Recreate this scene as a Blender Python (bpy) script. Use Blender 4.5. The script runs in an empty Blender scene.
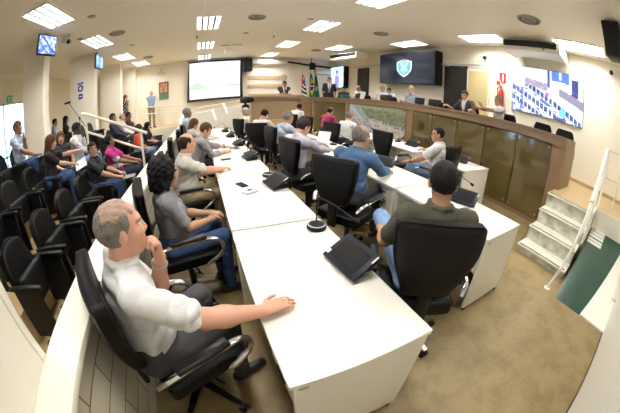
LIGHT, EXPO, DEBUG = 9, 2.45, False
import bpy, bmesh, math, random
import numpy as np
from mathutils import Vector, Matrix, Euler
random.seed(7); rng = np.random.default_rng(5)
PI = math.pi
S = bpy.context.scene
COL = S.collection
FLOOR2 = .75          # dais floor
CEIL = 3.76

# ------------------------------------------------------------------ materials
MATS = {}
def mat(name, color=(.8,.8,.8), rough=.5, metal=0, emis=None, es=1, bump=0, bscale=40, var=0, vscale=6, col2=None, spec=.5, stretch=(1,1,1), coat=0):
    if name in MATS: return MATS[name]
    m = bpy.data.materials.new(name); m.use_nodes = True
    nt = m.node_tree; b = nt.nodes['Principled BSDF']; N = nt.nodes.new; L = nt.links.new
    b.inputs['Base Color'].default_value = (*color, 1); b.inputs['Roughness'].default_value = rough
    b.inputs['Metallic'].default_value = metal; b.inputs['Specular IOR Level'].default_value = spec
    b.inputs['Coat Weight'].default_value = coat
    if emis: b.inputs['Emission Color'].default_value = (*emis, 1); b.inputs['Emission Strength'].default_value = es
    if bump or var:
        tc = N('ShaderNodeTexCoord'); mp = N('ShaderNodeMapping'); mp.inputs['Scale'].default_value = stretch
        L(tc.outputs['Object'], mp.inputs['Vector'])
    if var:
        n = N('ShaderNodeTexNoise'); n.inputs['Scale'].default_value = vscale; n.inputs['Detail'].default_value = 5
        L(mp.outputs[0], n.inputs['Vector'])
        r = N('ShaderNodeValToRGB'); r.color_ramp.elements[0].position = .5-var*.5-.02; r.color_ramp.elements[1].position = .5+var*.5+.02
        c2 = col2 or tuple(c*.7 for c in color)
        r.color_ramp.elements[0].color = (*c2, 1); r.color_ramp.elements[1].color = (*color, 1)
        L(n.outputs['Fac'], r.inputs['Fac']); L(r.outputs['Color'], b.inputs['Base Color'])
    if bump:
        n2 = N('ShaderNodeTexNoise'); n2.inputs['Scale'].default_value = bscale; n2.inputs['Detail'].default_value = 4
        L(mp.outputs[0], n2.inputs['Vector'])
        bp = N('ShaderNodeBump'); bp.inputs['Strength'].default_value = bump; bp.inputs['Distance'].default_value = .01 if bscale > 20 else .03
        L(n2.outputs['Fac'], bp.inputs['Height']); L(bp.outputs[0], b.inputs['Normal'])
    MATS[name] = m; return m

def vcol_mat(name, emit=0, rough=.4):
    if name in MATS: return MATS[name]
    m = bpy.data.materials.new(name); m.use_nodes = True; nt = m.node_tree; b = nt.nodes['Principled BSDF']
    a = nt.nodes.new('ShaderNodeVertexColor'); a.layer_name = 'paint'
    b.inputs['Roughness'].default_value = rough
    if emit:
        b.inputs['Base Color'].default_value = (.01,.01,.01,1)
        nt.links.new(a.outputs['Color'], b.inputs['Emission Color']); b.inputs['Emission Strength'].default_value = emit
    else: nt.links.new(a.outputs['Color'], b.inputs['Base Color'])
    MATS[name] = m; return m

M = dict(
 wall=mat('wall_cream', (.86,.825,.72), .75, bump=.05, bscale=60, var=.5, vscale=.9, col2=(.84,.80,.69)),
 pillar=mat('pillar_cream', (.87,.835,.735), .7, bump=.04, bscale=60),
 whitewall=mat('white_wall', (.84,.83,.77), .5, bump=.03, bscale=30),
 ceil=mat('ceiling_paint', (.87,.84,.76), .9, var=.6, vscale=.5, col2=(.85,.82,.735)),
 joint=mat('ceiling_joint', (.82,.79,.70), .9),
 daisfloor=mat('pale_wood_floor', (.56,.42,.22), .35, var=.7, vscale=2.2, col2=(.50,.36,.18), stretch=(1,.25,1)),
 laminate=mat('white_laminate', (.80,.785,.725), .32, spec=.5),
 edge=mat('laminate_edge', (.62,.60,.50), .45),
 ledge=mat('white_ledge', (.86,.83,.74), .3, var=.5, vscale=3, col2=(.82,.79,.69)),
 leather=mat('black_leather', (.0042,.0042,.005), .42, bump=.25, bscale=180, spec=.22),
 leather2=mat('seat_black_leather', (.005,.005,.006), .38, bump=.2, bscale=160, spec=.28),
 plastic=mat('black_plastic', (.006,.006,.007), .4, spec=.35),
 rubber=mat('grey_rubber', (.05,.05,.055), .5),
 chrome=mat('chrome', (.62,.62,.64), .16, 1),
 steel=mat('brushed_steel', (.45,.44,.42), .3, 1),
 bluegrey=mat('blue_black_plastic', (.008,.010,.016), .45, spec=.25),
 screenoff=mat('dark_display', (.006,.006,.008), .5, spec=.12),
 silver=mat('silver_plastic', (.5,.52,.56), .3, .3),
 foam=mat('black_foam', (.01,.01,.01), .9),
 oak=mat('oak_laminate', (.27,.18,.105), .4, var=.8, vscale=5, col2=(.17,.11,.062), stretch=(.5,.5,9)),
 oakpost=mat('oak_post', (.30,.185,.105), .4, var=.8, vscale=5, col2=(.20,.12,.065), stretch=(3,3,.6)),
 paleoak=mat('pale_oak_panel', (.42,.31,.19), .4, var=.8, vscale=4, col2=(.31,.22,.125), stretch=(.25,.25,12)),
 olive=mat('olive_glass_panel', (.125,.095,.032), .09, spec=.8, coat=.5, var=.3, vscale=1.2, col2=(.10,.075,.024)),
 seam=mat('dark_seam', (.02,.017,.01), .5),
 marble=mat('veined_marble', (.70,.70,.62), .25, var=.35, vscale=7, col2=(.34,.35,.30)),
 tread=mat('white_marble_tread', (.80,.78,.70), .3, var=.4, vscale=6, col2=(.72,.70,.60)),
 black=mat('flat_black', (.006,.006,.007), .5),
 green=mat('green_rubber_ramp', (.012,.075,.048), .3, spec=.5, var=.5, vscale=1.5, col2=(.016,.06,.045)),
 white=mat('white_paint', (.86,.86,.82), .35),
 rail=mat('cream_painted_rail', (.80,.77,.66), .35),
 paper=mat('white_paper', (.86,.86,.88), .7),
 red=mat('red_paint', (.55,.03,.02), .3),
 doorblack=mat('black_door', (.008,.008,.009), .35),
 dooryellow=mat('pale_yellow_door', (.62,.52,.27), .4),
 frost=mat('frosted_blue_glass', (.5,.72,.88), .25),
 alu=mat('aluminium', (.55,.56,.56), .35, .9),
 acwhite=mat('air_conditioner_white', (.80,.79,.70), .4),
 exitgreen=mat('exit_green', (.01,.16,.06), .4, emis=(.02,.3,.1), es=.3),
 blueplate=mat('blue_sign', (.02,.05,.40), .4),
)
M['floor'] = mat('cork_floor', (.36,.27,.125), .5, var=1, vscale=1.1, col2=(.23,.165,.068), bump=.05, bscale=90)
def floor_nodes():
    nt = M['floor'].node_tree; b = nt.nodes['Principled BSDF']; N = nt.nodes.new; L = nt.links.new
    ramp = [n for n in nt.nodes if n.type == 'VALTORGB'][0]; mp = [n for n in nt.nodes if n.type == 'MAPPING'][0]
    n = N('ShaderNodeTexNoise'); n.inputs['Scale'].default_value = 4.5; n.inputs['Detail'].default_value = 9; n.inputs['Roughness'].default_value = .7
    L(mp.outputs[0], n.inputs['Vector'])
    r2 = N('ShaderNodeValToRGB'); r2.color_ramp.elements[0].position = .36; r2.color_ramp.elements[1].position = .56
    r2.color_ramp.elements[0].color = (.62,.60,.55,1); r2.color_ramp.elements[1].color = (1,1,1,1)
    L(n.outputs['Fac'], r2.inputs['Fac'])
    mx = N('ShaderNodeMix'); mx.data_type = 'RGBA'; mx.blend_type = 'MULTIPLY'; mx.inputs['Factor'].default_value = .75
    L(ramp.outputs['Color'], mx.inputs[6]); L(r2.outputs['Color'], mx.inputs[7]); L(mx.outputs[2], b.inputs['Base Color'])
floor_nodes()
def wood_face():
    m = bpy.data.materials.new('grey_plank_cladding'); m.use_nodes = True; nt = m.node_tree; b = nt.nodes['Principled BSDF']; N = nt.nodes.new; L = nt.links.new
    tc = N('ShaderNodeTexCoord'); mp = N('ShaderNodeMapping'); mp.inputs['Rotation'].default_value = (0, PI/2, 0)
    sx = N('ShaderNodeSeparateXYZ'); cb = N('ShaderNodeCombineXYZ'); L(tc.outputs['Object'], sx.inputs[0]); L(sx.outputs['Y'], cb.inputs['X']); L(sx.outputs['Z'], cb.inputs['Y'])
    br = N('ShaderNodeTexBrick'); L(cb.outputs[0], br.inputs['Vector']); br.inputs['Scale'].default_value = 1
    br.inputs['Brick Width'].default_value = .45; br.inputs['Row Height'].default_value = .15; br.inputs['Mortar Size'].default_value = .004
    br.inputs['Color1'].default_value = (.55,.51,.41,1); br.inputs['Color2'].default_value = (.50,.46,.37,1); br.inputs['Mortar'].default_value = (.10,.08,.05,1)
    L(br.outputs['Color'], b.inputs['Base Color']); b.inputs['Roughness'].default_value = .45
    M['plank'] = m
wood_face()

# ------------------------------------------------------------------ mesh building
class MB:
    def __init__(s): s.v = []; s.f = []; s.mi = []; s.sm = []
    def add(s, vs, fs, mi=0, smooth=False):
        o = len(s.v); s.v += [tuple(v) for v in vs]; s.f += [tuple(i+o for i in f) for f in fs]
        s.mi += [mi]*len(fs); s.sm += [smooth]*len(fs); return s
    def box(s, x0, x1, y0, y1, z0, z1, mi=0, T=None):
        vs = [Vector((x, y, z)) for x in (x0, x1) for y in (y0, y1) for z in (z0, z1)]
        if T: vs = [T @ v for v in vs]
        return s.add(vs, [(0,1,3,2),(4,6,7,5),(0,4,5,1),(2,3,7,6),(0,2,6,4),(1,5,7,3)], mi)
    def rbox(s, x0, x1, y0, y1, z0, z1, r=.01, seg=2, mi=0, T=None, warp=None, cuts=0):
        bm = bmesh.new(); bmesh.ops.create_cube(bm, size=1)
        bmesh.ops.scale(bm, vec=(x1-x0, y1-y0, z1-z0), verts=bm.verts)
        if cuts: bmesh.ops.subdivide_edges(bm, edges=bm.edges[:], cuts=cuts, use_grid_fill=True)
        sharp = [e for e in bm.edges if len(e.link_faces) == 2 and e.calc_face_angle(0) > .5]
        bmesh.ops.bevel(bm, geom=sharp, offset=r, segments=seg, affect='EDGES', profile=.5)
        bmesh.ops.translate(bm, vec=((x0+x1)/2, (y0+y1)/2, (z0+z1)/2), verts=bm.verts)
        bm.verts.index_update(); vs = [v.co.copy() for v in bm.verts]
        if warp: vs = [Vector(warp(v)) for v in vs]
        if T: vs = [T @ v for v in vs]
        fs = [tuple(v.index for v in f.verts) for f in bm.faces]; bm.free()
        return s.add(vs, fs, mi, True)
    def prism(s, poly, z0, z1, mi=0, T=None):
        n = len(poly); vs = [Vector((x, y, z)) for z in (z0, z1) for x, y in poly]
        if T: vs = [T @ v for v in vs]
        a = sum(poly[i][0]*poly[(i+1)%n][1]-poly[(i+1)%n][0]*poly[i][1] for i in range(n))
        fs = [tuple(range(n-1, -1, -1)), tuple(range(n, 2*n))] + [(i, (i+1)%n, (i+1)%n+n, i+n) for i in range(n)]
        if a < 0: fs = [f[::-1] for f in fs]
        return s.add(vs, fs, mi)
    def tube(s, pts, r, n=10, mi=0, closed=False, flat=None, T=None):
        P = [Vector(p) for p in pts]; m = len(P); rr = r if isinstance(r, (list, tuple)) else [r]*m
        tan = [(P[(i+1) % m if closed else min(i+1, m-1)]-P[(i-1) % m if closed else max(i-1, 0)]).normalized() for i in range(m)]
        up = Vector((0,0,1)) if abs(tan[0].z) < .9 else Vector((1,0,0)); vs = []
        u = tan[0].cross(up).normalized()
        for i in range(m):
            u = (u - tan[i]*u.dot(tan[i])); u = u.normalized() if u.length > 1e-6 else tan[i].orthogonal().normalized()
            w = tan[i].cross(u)
            for k in range(n):
                a = 2*PI*k/n; fx = flat or 1
                vs.append(P[i] + u*math.cos(a)*rr[i]*fx + w*math.sin(a)*rr[i])
        fs = []
        for i in range(m if closed else m-1):
            j = (i+1) % m
            for k in range(n): fs.append((i*n+k, i*n+(k+1) % n, j*n+(k+1) % n, j*n+k))
        if not closed: fs += [tuple(range(n-1, -1, -1)), tuple((m-1)*n+k for k in range(n))]
        if T: vs = [T @ v for v in vs]
        return s.add(vs, fs, mi, True)
    def cyl(s, p0, p1, r0, r1=None, n=20, mi=0): return s.tube([p0, p1], [r0, r0 if r1 is None else r1], n, mi)
    def lathe(s, prof, n=28, mi=0, c=(0,0,0), T=None):
        vs = []; fs = []
        for r, z in prof:
            for k in range(n): a = 2*PI*k/n; vs.append(Vector((c[0]+r*math.cos(a), c[1]+r*math.sin(a), c[2]+z)))
        for i in range(len(prof)-1):
            for k in range(n): fs.append((i*n+k, i*n+(k+1) % n, (i+1)*n+(k+1) % n, (i+1)*n+k))
        fs += [tuple(range(n-1, -1, -1)), tuple((len(prof)-1)*n+k for k in range(n))]
        if T: vs = [T @ v for v in vs]
        return s.add(vs, fs, mi, True)
    def ell(s, c, r, n=12, mi=0, T=None):
        prof = []; vs = []; fs = []
        for i in range(1, n): 
            t = PI*i/n
            for k in range(n*2): a = PI*k/n; vs.append(Vector((c[0]+r[0]*math.sin(t)*math.cos(a), c[1]+r[1]*math.sin(t)*math.sin(a), c[2]-r[2]*math.cos(t))))
        q = n*2
        for i in range(n-2):
            for k in range(q): fs.append((i*q+k, i*q+(k+1) % q, (i+1)*q+(k+1) % q, (i+1)*q+k))
        fs += [tuple(range(q-1, -1, -1)), tuple((n-2)*q+k for k in range(q))]
        if T: vs = [T @ v for v in vs]
        return s.add(vs, fs, mi, True)
    def build(s, name, mats, parent=None, loc=None, rot=None):
        me = bpy.data.meshes.new(name); me.from_pydata([tuple(v) for v in s.v], [], s.f)
        mats = mats if isinstance(mats, (list, tuple)) else [mats]
        for m in mats: me.materials.append(M[m] if isinstance(m, str) else m)
        me.polygons.foreach_set('material_index', s.mi); me.polygons.foreach_set('use_smooth', s.sm)
        me.update()
        if any(s.sm):
            try: me.set_sharp_from_angle(angle=.7)
            except Exception: pass
        o = bpy.data.objects.new(name, me); COL.objects.link(o); o.parent = parent
        if loc is not None: o.location = loc
        if rot is not None: o.rotation_euler = rot
        return o

def tag(o, label=None, cat=None, group=None, kind=None):
    if label: o['label'] = label
    if cat: o['category'] = cat
    if group: o['group'] = group
    if kind: o['kind'] = kind
    return o
def thing(name, label, cat, loc=(0,0,0), rz=0, group=None):
    o = bpy.data.objects.new(name, None); COL.objects.link(o); o.location = loc; o.rotation_euler = (0,0,rz)
    o.empty_display_size = .1
    return tag(o, label, cat, group)
KIDS = {}
def copy_tree(o, parent=None):
    c = o.copy(); COL.objects.link(c); c.parent = parent
    for ch in o.children: copy_tree(ch, c)
    return c
def dup(o, loc, rz, label, group=None, cat=None):
    c = copy_tree(o); c.location = loc; c.rotation_euler = (0,0,rz); c['label'] = label
    if group: c['group'] = group
    return c
def struct(name, mb, mats, label=None):
    o = mb.build(name, mats); o['kind'] = 'structure'
    if label: o['label'] = label
    return o
def az(deg): return -math.radians(deg)      # facing azimuth measured from +Y towards +X -> z rotation

def painted(name, w, h, nx, ny, func, material, parent=None, T=None, back=.0):
    """flat painted sheet in its local xz plane, facing -y, lower left corner at the origin"""
    vs = [(w*i/nx, 0, h*j/ny) for j in range(ny+1) for i in range(nx+1)]
    fs = [(j*(nx+1)+i, j*(nx+1)+i+1, (j+1)*(nx+1)+i+1, (j+1)*(nx+1)+i) for j in range(ny) for i in range(nx)]
    me = bpy.data.meshes.new(name); me.from_pydata(vs, [], fs); me.materials.append(material)
    ca = me.color_attributes.new('paint', 'FLOAT_COLOR', 'CORNER'); buf = np.ones((len(fs)*4, 4), np.float32)
    for k in range(len(fs)):
        i, j = k % nx, k//nx; buf[4*k:4*k+4, :3] = func((i+.5)/nx, (j+.5)/ny)
    ca.data.foreach_set('color', buf.ravel()); me.update()
    o = bpy.data.objects.new(name, me); COL.objects.link(o); o.parent = parent
    if T is not None: o.matrix_local = T
    return o
def FR(x, y, z, rz=0, rx=0): return Matrix.Translation((x, y, z)) @ Euler((rx, 0, rz)).to_matrix().to_4x4()
# ------------------------------------------------------------------ the setting
XR, YF, YB, XL = 7.0, 13.65, -.64, -6.4
struct('floor', MB().box(XL, 5.3, YB, YF, -.1, 0), 'floor')
struct('wall_back', MB().box(XL, XR+.2, YB-.15, YB, -.1, CEIL), 'whitewall')
struct('wall_right', MB().box(XR, XR+.15, YB, YF+.15, -.1, CEIL), 'wall')
struct('wall_far', MB().box(XL-.15, XR, YF, YF+.15, -.1, CEIL), 'wall')
m = MB()   # left wall with the glazed opening
WY0, WY1, WZ0, WZ1 = 3.2, 8.05, .66, 2.94
m.box(XL-.15, XL, YB, WY0, -.1, CEIL).box(XL-.15, XL, WY1, YF, -.1, CEIL).box(XL-.15, XL, WY0, WY1, -.1, WZ0).box(XL-.15, XL, WY0, WY1, WZ1, CEIL)
struct('wall_left', m, 'wall')
w = thing('window_1', None, None, (XL, 0, 0)); w['kind'] = 'structure'
m = MB()
for y in (WY0, 4.4, 5.6, 6.75, WY1): m.box(-.09, -.03, y-.03, y+.03, WZ0, WZ1)
for z in (WZ0+.03, 1.35, WZ1-.03): m.box(-.09, -.03, WY0, WY1, z-.03, z+.03)
m.build('window_frame', 'alu', w)
MB().box(-.07, -.055, WY0, WY1, WZ0, WZ1).build('pane', 'frost', w)
M['frost'].node_tree.nodes['Principled BSDF'].inputs['Transmission Weight'].default_value = .85

# ceiling with plank joints running away from the camera
def ceil_nodes():
    nt = M['ceil'].node_tree; b = nt.nodes['Principled BSDF']; N = nt.nodes.new; L = nt.links.new
    ramp = [n for n in nt.nodes if n.type == 'VALTORGB'][0]
    tc = N('ShaderNodeTexCoord'); sx = N('ShaderNodeSeparateXYZ'); L(tc.outputs['Object'], sx.inputs[0])
    out = []
    for ax, per, wd in (('X', 1.25, .009), ('Y', 2.5, .004)):
        d = N('ShaderNodeMath'); d.operation = 'DIVIDE'; d.inputs[1].default_value = per; L(sx.outputs[ax], d.inputs[0])
        f = N('ShaderNodeMath'); f.operation = 'FRACT'; L(d.outputs[0], f.inputs[0])
        l = N('ShaderNodeMath'); l.operation = 'LESS_THAN'; l.inputs[1].default_value = wd; L(f.outputs[0], l.inputs[0]); out.append(l)
    mx = N('ShaderNodeMath'); mx.operation = 'MAXIMUM'; L(out[0].outputs[0], mx.inputs[0]); L(out[1].outputs[0], mx.inputs[1])
    k = N('ShaderNodeMath'); k.operation = 'MULTIPLY'; k.inputs[1].default_value = .9; L(mx.outputs[0], k.inputs[0])
    mc = N('ShaderNodeMix'); mc.data_type = 'RGBA'; L(k.outputs[0], mc.inputs['Factor']); L(ramp.outputs['Color'], mc.inputs[6])
    mc.inputs[7].default_value = (1,.99,.95,1); L(mc.outputs[2], b.inputs['Base Color'])
ceil_nodes()
struct('ceiling', MB().box(XL-.15, XR+.15, YB-.15, YF+.15, CEIL, CEIL+.12), 'ceil')

# pillars along the left wall
for k, (y, x0, x1) in enumerate(((5.5, -4.45, -3.75), (8.4, -4.5, -3.52), (11.35, -4.45, -3.48))):
    struct('pillar' if k == 0 else 'pillar', MB().rbox(x0, x1, y, y+.30, 0, CEIL, .012, 1), 'pillar')
struct('pillar', MB().rbox(-4.4, -3.28, 13.2, YF, 0, CEIL, .012, 1), 'pillar')

# audience tiers and the raised corner by the far wall
struct('floor_tier', MB().prism([(-1.98,1.45),(-1.98,11.4),(-2.82,11.4),(-2.82,2.02)], 0, .33), 'daisfloor')
struct('floor_tier', MB().prism([(-2.82,2.02),(-2.82,11.4),(XL,11.4),(XL,4.42)], 0, .66), 'daisfloor')
struct('floor_platform', MB().box(XL, -.6, 11.4, YF, 0, .72), 'daisfloor')
struct('trim_4', MB().box(XL, -.8, 11.37, 11.4, 0, .74), 'whitewall')
for i in range(2): struct('floor_aisle_step', MB().box(-1.98+.0, -1.68, 5.45, 6.35, 0, .165) if i == 0 else MB().box(-2.82, -2.52, 5.45, 6.35, .33, .495), 'daisfloor')

# dais floor
poly = [(5.08,-.64),(5.08,.30),(4.50,.30),(4.50,1.2),(5.06,1.2),(5.06,5.6),(4.86,8.2),(4.2,9.7),(3.95,10.35),(1.95,10.5),(1.95,YF),(XR,YF),(XR,-.64)]
M['platform_side'] = M['whitewall']
struct('floor_dais', MB().prism(poly, .02, .75), 'daisfloor')
struct('trim_1', MB().box(5.03, 5.08, YB, .30, 0, .765).box(4.45, 5.03, .26, .31, 0, .765), 'ledge')
struct('baseboard_right', MB().box(XR-.015, XR, YB, YF, .75, .83), 'daisfloor')
struct('baseboard_back', MB().box(XL, XR, YB, YB+.012, 0, .012), 'seam')

# low ramp beside the stairs
rp = thing('access_ramp', 'green rubber covered ramp beside the marble stairs', 'ramp', (3.05, -.1, 0))
Y0, Y1, Y2 = -.10, .34, -.46
MB().add([(0,Y0,0),(0,Y1,0),(1.98,Y1,0),(1.98,Y2,0),(0,Y0,.004),(0,Y1,.004),(1.98,Y1,.44),(1.98,Y2,.44)],
   [(0,1,2,3),(4,7,6,5),(0,4,5,1),(1,5,6,2),(2,6,7,3),(3,7,4,0)]).build('ramp_surface', 'green', rp)
m = MB()  # striped bright reflection on the glossy ramp, modelled as white strips
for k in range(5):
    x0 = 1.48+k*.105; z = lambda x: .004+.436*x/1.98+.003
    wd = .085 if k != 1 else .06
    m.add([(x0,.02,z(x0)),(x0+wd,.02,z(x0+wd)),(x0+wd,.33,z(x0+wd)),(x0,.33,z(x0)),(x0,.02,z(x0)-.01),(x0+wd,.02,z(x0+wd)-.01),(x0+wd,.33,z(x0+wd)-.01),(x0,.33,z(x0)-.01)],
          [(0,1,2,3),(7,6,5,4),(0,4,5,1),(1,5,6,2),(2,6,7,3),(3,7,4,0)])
tag(m.build('reflection_strip', 'white', rp), 'white strips standing in for a bright reflection on the green ramp')
struct('trim_2', MB().add([(3.05,-.64,0),(3.05,-.20,0),(5.03,-.56,0),(5.03,-.64,0),(3.05,-.64,.02),(3.05,-.20,.02),(5.03,-.56,.465),(5.03,-.64,.465)],[(0,1,2,3),(4,7,6,5),(0,4,5,1),(1,5,6,2),(2,6,7,3),(3,7,4,0)]), 'whitewall')

# marble stairs
st = thing('staircase', 'four marble steps up to the raised platform beside the wood counter end', 'stairs', (4, .75, 0))
hs = [.11, .32, .535, .755]; xs = [3.56, 3.86, 4.15, 4.44]
for k in range(4):
    b = MB().box(xs[k]-4+.015, 4.50-4, .31-.75, 1.18-.75, (0 if k == 0 else hs[k-1]), hs[k]-.03)
    o = b.build('riser', 'marble', st)
    if k < 3:
        t = MB().rbox(xs[k]-4-.015, xs[k+1]-4+.02, .30-.75, 1.19-.75, hs[k]-.03, hs[k], .006, 1).build('tread', 'tread', st)
    else: t = MB().rbox(xs[k]-4-.015, xs[k]-4+.06, .30-.75, 1.19-.75, hs[k]-.03, hs[k], .006, 1).build('tread', 'tread', st)
    MB().box(xs[k]-4+.012, xs[k]-4+.042, .33-.75, 1.16-.75, hs[k]-.001, hs[k]+.004).build('grip_tape', 'seam', t)

# stair handrail
hr = thing('stair_handrail', 'white painted tube handrail rising beside the marble stairs', 'handrail', (3.1, .4, 0))
def lp(*p): return [(x-3.1, y-.4, z) for x, y, z in p]
MB().tube(lp((3.12,.40,.0),(3.14,.30,.55),(3.3,.27,1.02),(3.35,.265,1.08)), .02, 12).build('newel_post', 'white', hr)
MB().tube(lp((3.33,.265,1.08),(3.6,.262,1.26),(4.0,.26,1.5),(4.35,.255,1.69),(4.9,.25,1.72)), .032, 12).build('top_rail', 'white', hr)
MB().tube(lp((3.2,.27,.72),(3.6,.262,.95),(4.4,.26,1.32),(4.9,.25,1.34)), .014, 10).build('lower_rail', 'white', hr)
MB().tube(lp((4.0,.27,.40),(3.98,.27,1.5)), .018, 12).build('post', 'white', hr)
MB().tube(lp((4.92,.25,.75),(4.92,.25,1.73)), .022, 12).build('post', 'white', hr)
MB().lathe([(.045,0),(.045,.008),(.02,.012)], c=(.02,0,0)).build('foot_flange', 'white', hr)
h2 = thing('platform_railing', 'thin cream railing along the edge of the raised platform', 'railing', (5.1, -.2, .75))
MB().tube([(-.18,.44,.97),(0,.2,.97),(0,-.4,.97)], .015, 10).build('top_rail', 'rail', h2)
MB().tube([(-.18,.44,.55),(0,.2,.55),(0,-.4,.55)], .012, 10).build('lower_rail', 'rail', h2)
for y in (.15, -.38): MB().tube([(0,y,0),(0,y,.97)], .014, 10).build('post', 'rail', h2)
h3 = thing('wall_handrail', 'short handrail on brackets along the white wall beside the green ramp', 'handrail', (4, YB, 0))
MB().tube([(-.55,.07,.18),(.9,.07,.62)], .013, 10).build('rail', 'rail', h3)
for x in (-.5, .5): MB().tube([(x,.0,.18+(x+.55)*.30),(x,.07,.19+(x+.55)*.30)], .009, 8).build('bracket', 'steel', h3)

# parapet between chamber and audience
struct('wall_parapet', MB().box(-.785, -.645, YB, 9.5, 0, .86).prism([(9.5,0),(12.0,0),(12.0,1.36),(9.5,.86)], -.785, -.645, T=Matrix(((0,0,1,0),(1,0,0,0),(0,1,0,0),(0,0,0,1)))), 'plank')
struct('trim_3', MB().rbox(-.81, -.615, YB, 9.52, .86, .90, .008, 2).prism([(9.5,.86),(12.0,1.38),(12.0,1.43),(9.5,.90)], -.81, -.615, T=Matrix(((0,0,1,0),(1,0,0,0),(0,1,0,0),(0,0,0,1)))), 'ledge')
struct('wall_near_left', MB().rbox(-1.02, -.81, YB, .575, 0, CEIL, .006, 1).rbox(-1.03, -.800, .545, .585, .90, CEIL, .006, 1), 'ledge')

# wall doors on the platform
def wall_slab(name, y0, y1, z1, m, kind='structure', t=.04, x=XR):
    o = thing(name, None, None, (x, (y0+y1)/2, .75)); o['kind'] = kind
    w = (y1-y0)/2
    MB().rbox(-t-.01, -.002, -w, w, 0, z1-.75, .006, 1).build('panel', m, o)
    return o
d = wall_slab('door_1', 4.98, 5.9, 3.08, 'doorblack', t=.05)
MB().tube([(-.075,-.35,.9),(-.075,-.35,1.3)], .012).build('door_handle', 'steel', d)
MB().box(-.09,-.06,-1.05,1.55,2.36,2.40).build('sliding_track', 'alu', d)
for y in (-.3, .3): MB().lathe([(.04,-.01),(.04,.01)], c=(0,0,0), T=Matrix.Translation((-.085,y,2.33)) @ Euler((0,PI/2,0)).to_matrix().to_4x4()).build('roller', 'alu', d)
d = wall_slab('door_2', 4.2, 4.95, 2.95, 'dooryellow', t=.02)
MB().box(-.035,-.0,-.42,-.37,0,2.24).box(-.035,0,.37,.42,0,2.24).box(-.035,0,-.42,.42,2.2,2.26).build('door_frame', 'wall', d)
d = wall_slab('door_3', 10.3, 11.2, 3.15, 'doorblack', t=.05)
MB().box(-.09,-.06,-1.9,.8,2.45,2.49).build('sliding_track', 'alu', d)

# ceiling luminaires
def luminaire(label, x, y):
    t = thing('ceiling_light', label, 'ceiling light', (x, y, CEIL), 0, None)
    m = MB(); W, H = .31, .62
    m.box(-W, W, -H, -H+.02, -.03, 0).box(-W, W, H-.02, H, -.03, 0).box(-W, -W+.02, -H, H, -.03, 0).box(W-.02, W, -H, H, -.03, 0)
    m.build('frame', 'white', t)
    m = MB()
    for k in (1,2,3): m.box(-W+k*.155-.020, -W+k*.155+.020, -H+.02, H-.02, -.03, -.001)
    m.build('reflector', 'louvre', t)
    for k in range(4):
        a0 = -W+.022+k*.155 if k else -W+.022
        x0 = -W+k*.155+.026; x1 = x0+.103
        MB().box(x0, x1, -H+.025, H-.025, -.009, -.002).build('tube', 'tube_light', t)
    m = MB()
    for j in range(17):
        yy = -H+.06+j*.070; m.box(-W+.02, W-.02, yy-.002, yy+.002, -.030, -.0095)
    m.build('louvre', 'louvre', t)
    return t
M['tube_light'] = mat('tube_light', (.9,.9,.9), .5, emis=(1,.97,.92), es=LIGHT)
M['louvre'] = mat('louvre_metal', (.09,.09,.092), .5)
LP = [(-2.95,4.3,'first ceiling light from the camera in the row over the audience'),(-2.95,7.15,'second ceiling light in the row over the audience'),(-2.95,10.1,'ceiling light over the audience farthest from the camera'),
 (.13,7.1,'ceiling light with bright tubes over the aisle, nearest of its row'),(.13,10.1,'ceiling light over the aisle, second in its row'),(.13,12.75,'ceiling light close above the projection screen'),
 (3.15,7.0,'ceiling light over the middle of the chamber, second in its row'),(3.15,10.0,'ceiling light in front of the flags, third in its row'),(3.15,4.1,'ceiling light cut by the top edge of the photo over the middle desks'),
 (6.25,6.9,'ceiling light above the large crest display'),(6.25,3.95,'ceiling light between the crest display and the air conditioner'),(6.3,1.1,'ceiling light above the far end of the meeting display wall'),
 (3.15,12.7,'ceiling light over the presiding bench by the far wall'),(5.15,9.75,'ceiling light over the platform corner beside the suspended air conditioner'),
 (.13,4.1,'ceiling light overhead above the near desks'),(.13,1.2,'ceiling light overhead above the foreground desk'),(3.15,1.2,'ceiling light overhead above the open floor'),(-2.95,1.4,'ceiling light overhead above the near audience seats'),(-2.75,12.3,'ceiling light above the raised corner by the poster')]
for x, y, l in LP: luminaire(l, x, y)

# round air diffusers, small speakers, cameras on the ceiling
def diffuser(label, x, y, r=.23):
    t = thing('ceiling_diffuser', label, 'air vent', (x, y, CEIL))
    MB().lathe([(r,0),(r*.98,-.012),(r*.86,-.03),(r*.80,-.012),(r*.80,0)]).build('rim', 'vent_metal', t)
    for q, z in ((.66,-.028),(.46,-.036)): MB().lathe([(r*q,-.004),(r*q*1.02,-.012),(r*q*.84,z),(r*q*.74,-.01)]).build('ring', 'vent_metal', t)
    MB().lathe([(r*.79,-.001),(r*.79,-.004)]).build('backing', 'seam', t)
    MB().lathe([(r*.2,-.004),(r*.26,-.034),(r*.05,-.045)]).build('cone', 'vent_metal', t)
M['vent_metal'] = mat('vent_metal', (.32,.30,.26), .5)
for x, y, l in ((-2.26,6.84,'round ceiling vent beside the first light over the audience'),(-2.21,11.15,'round ceiling vent above the standing visitors'),(1.31,6.68,'round ceiling vent over the first desk row'),
  (4.69,10.89,'round ceiling vent above the flags'),(4.92,6.65,'round ceiling vent above the seated councillors before the crest display')): diffuser(l, x, y)
diffuser('round ceiling vent with pale blue core above the big air conditioner', 5.02, 1.98, .26)
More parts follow.
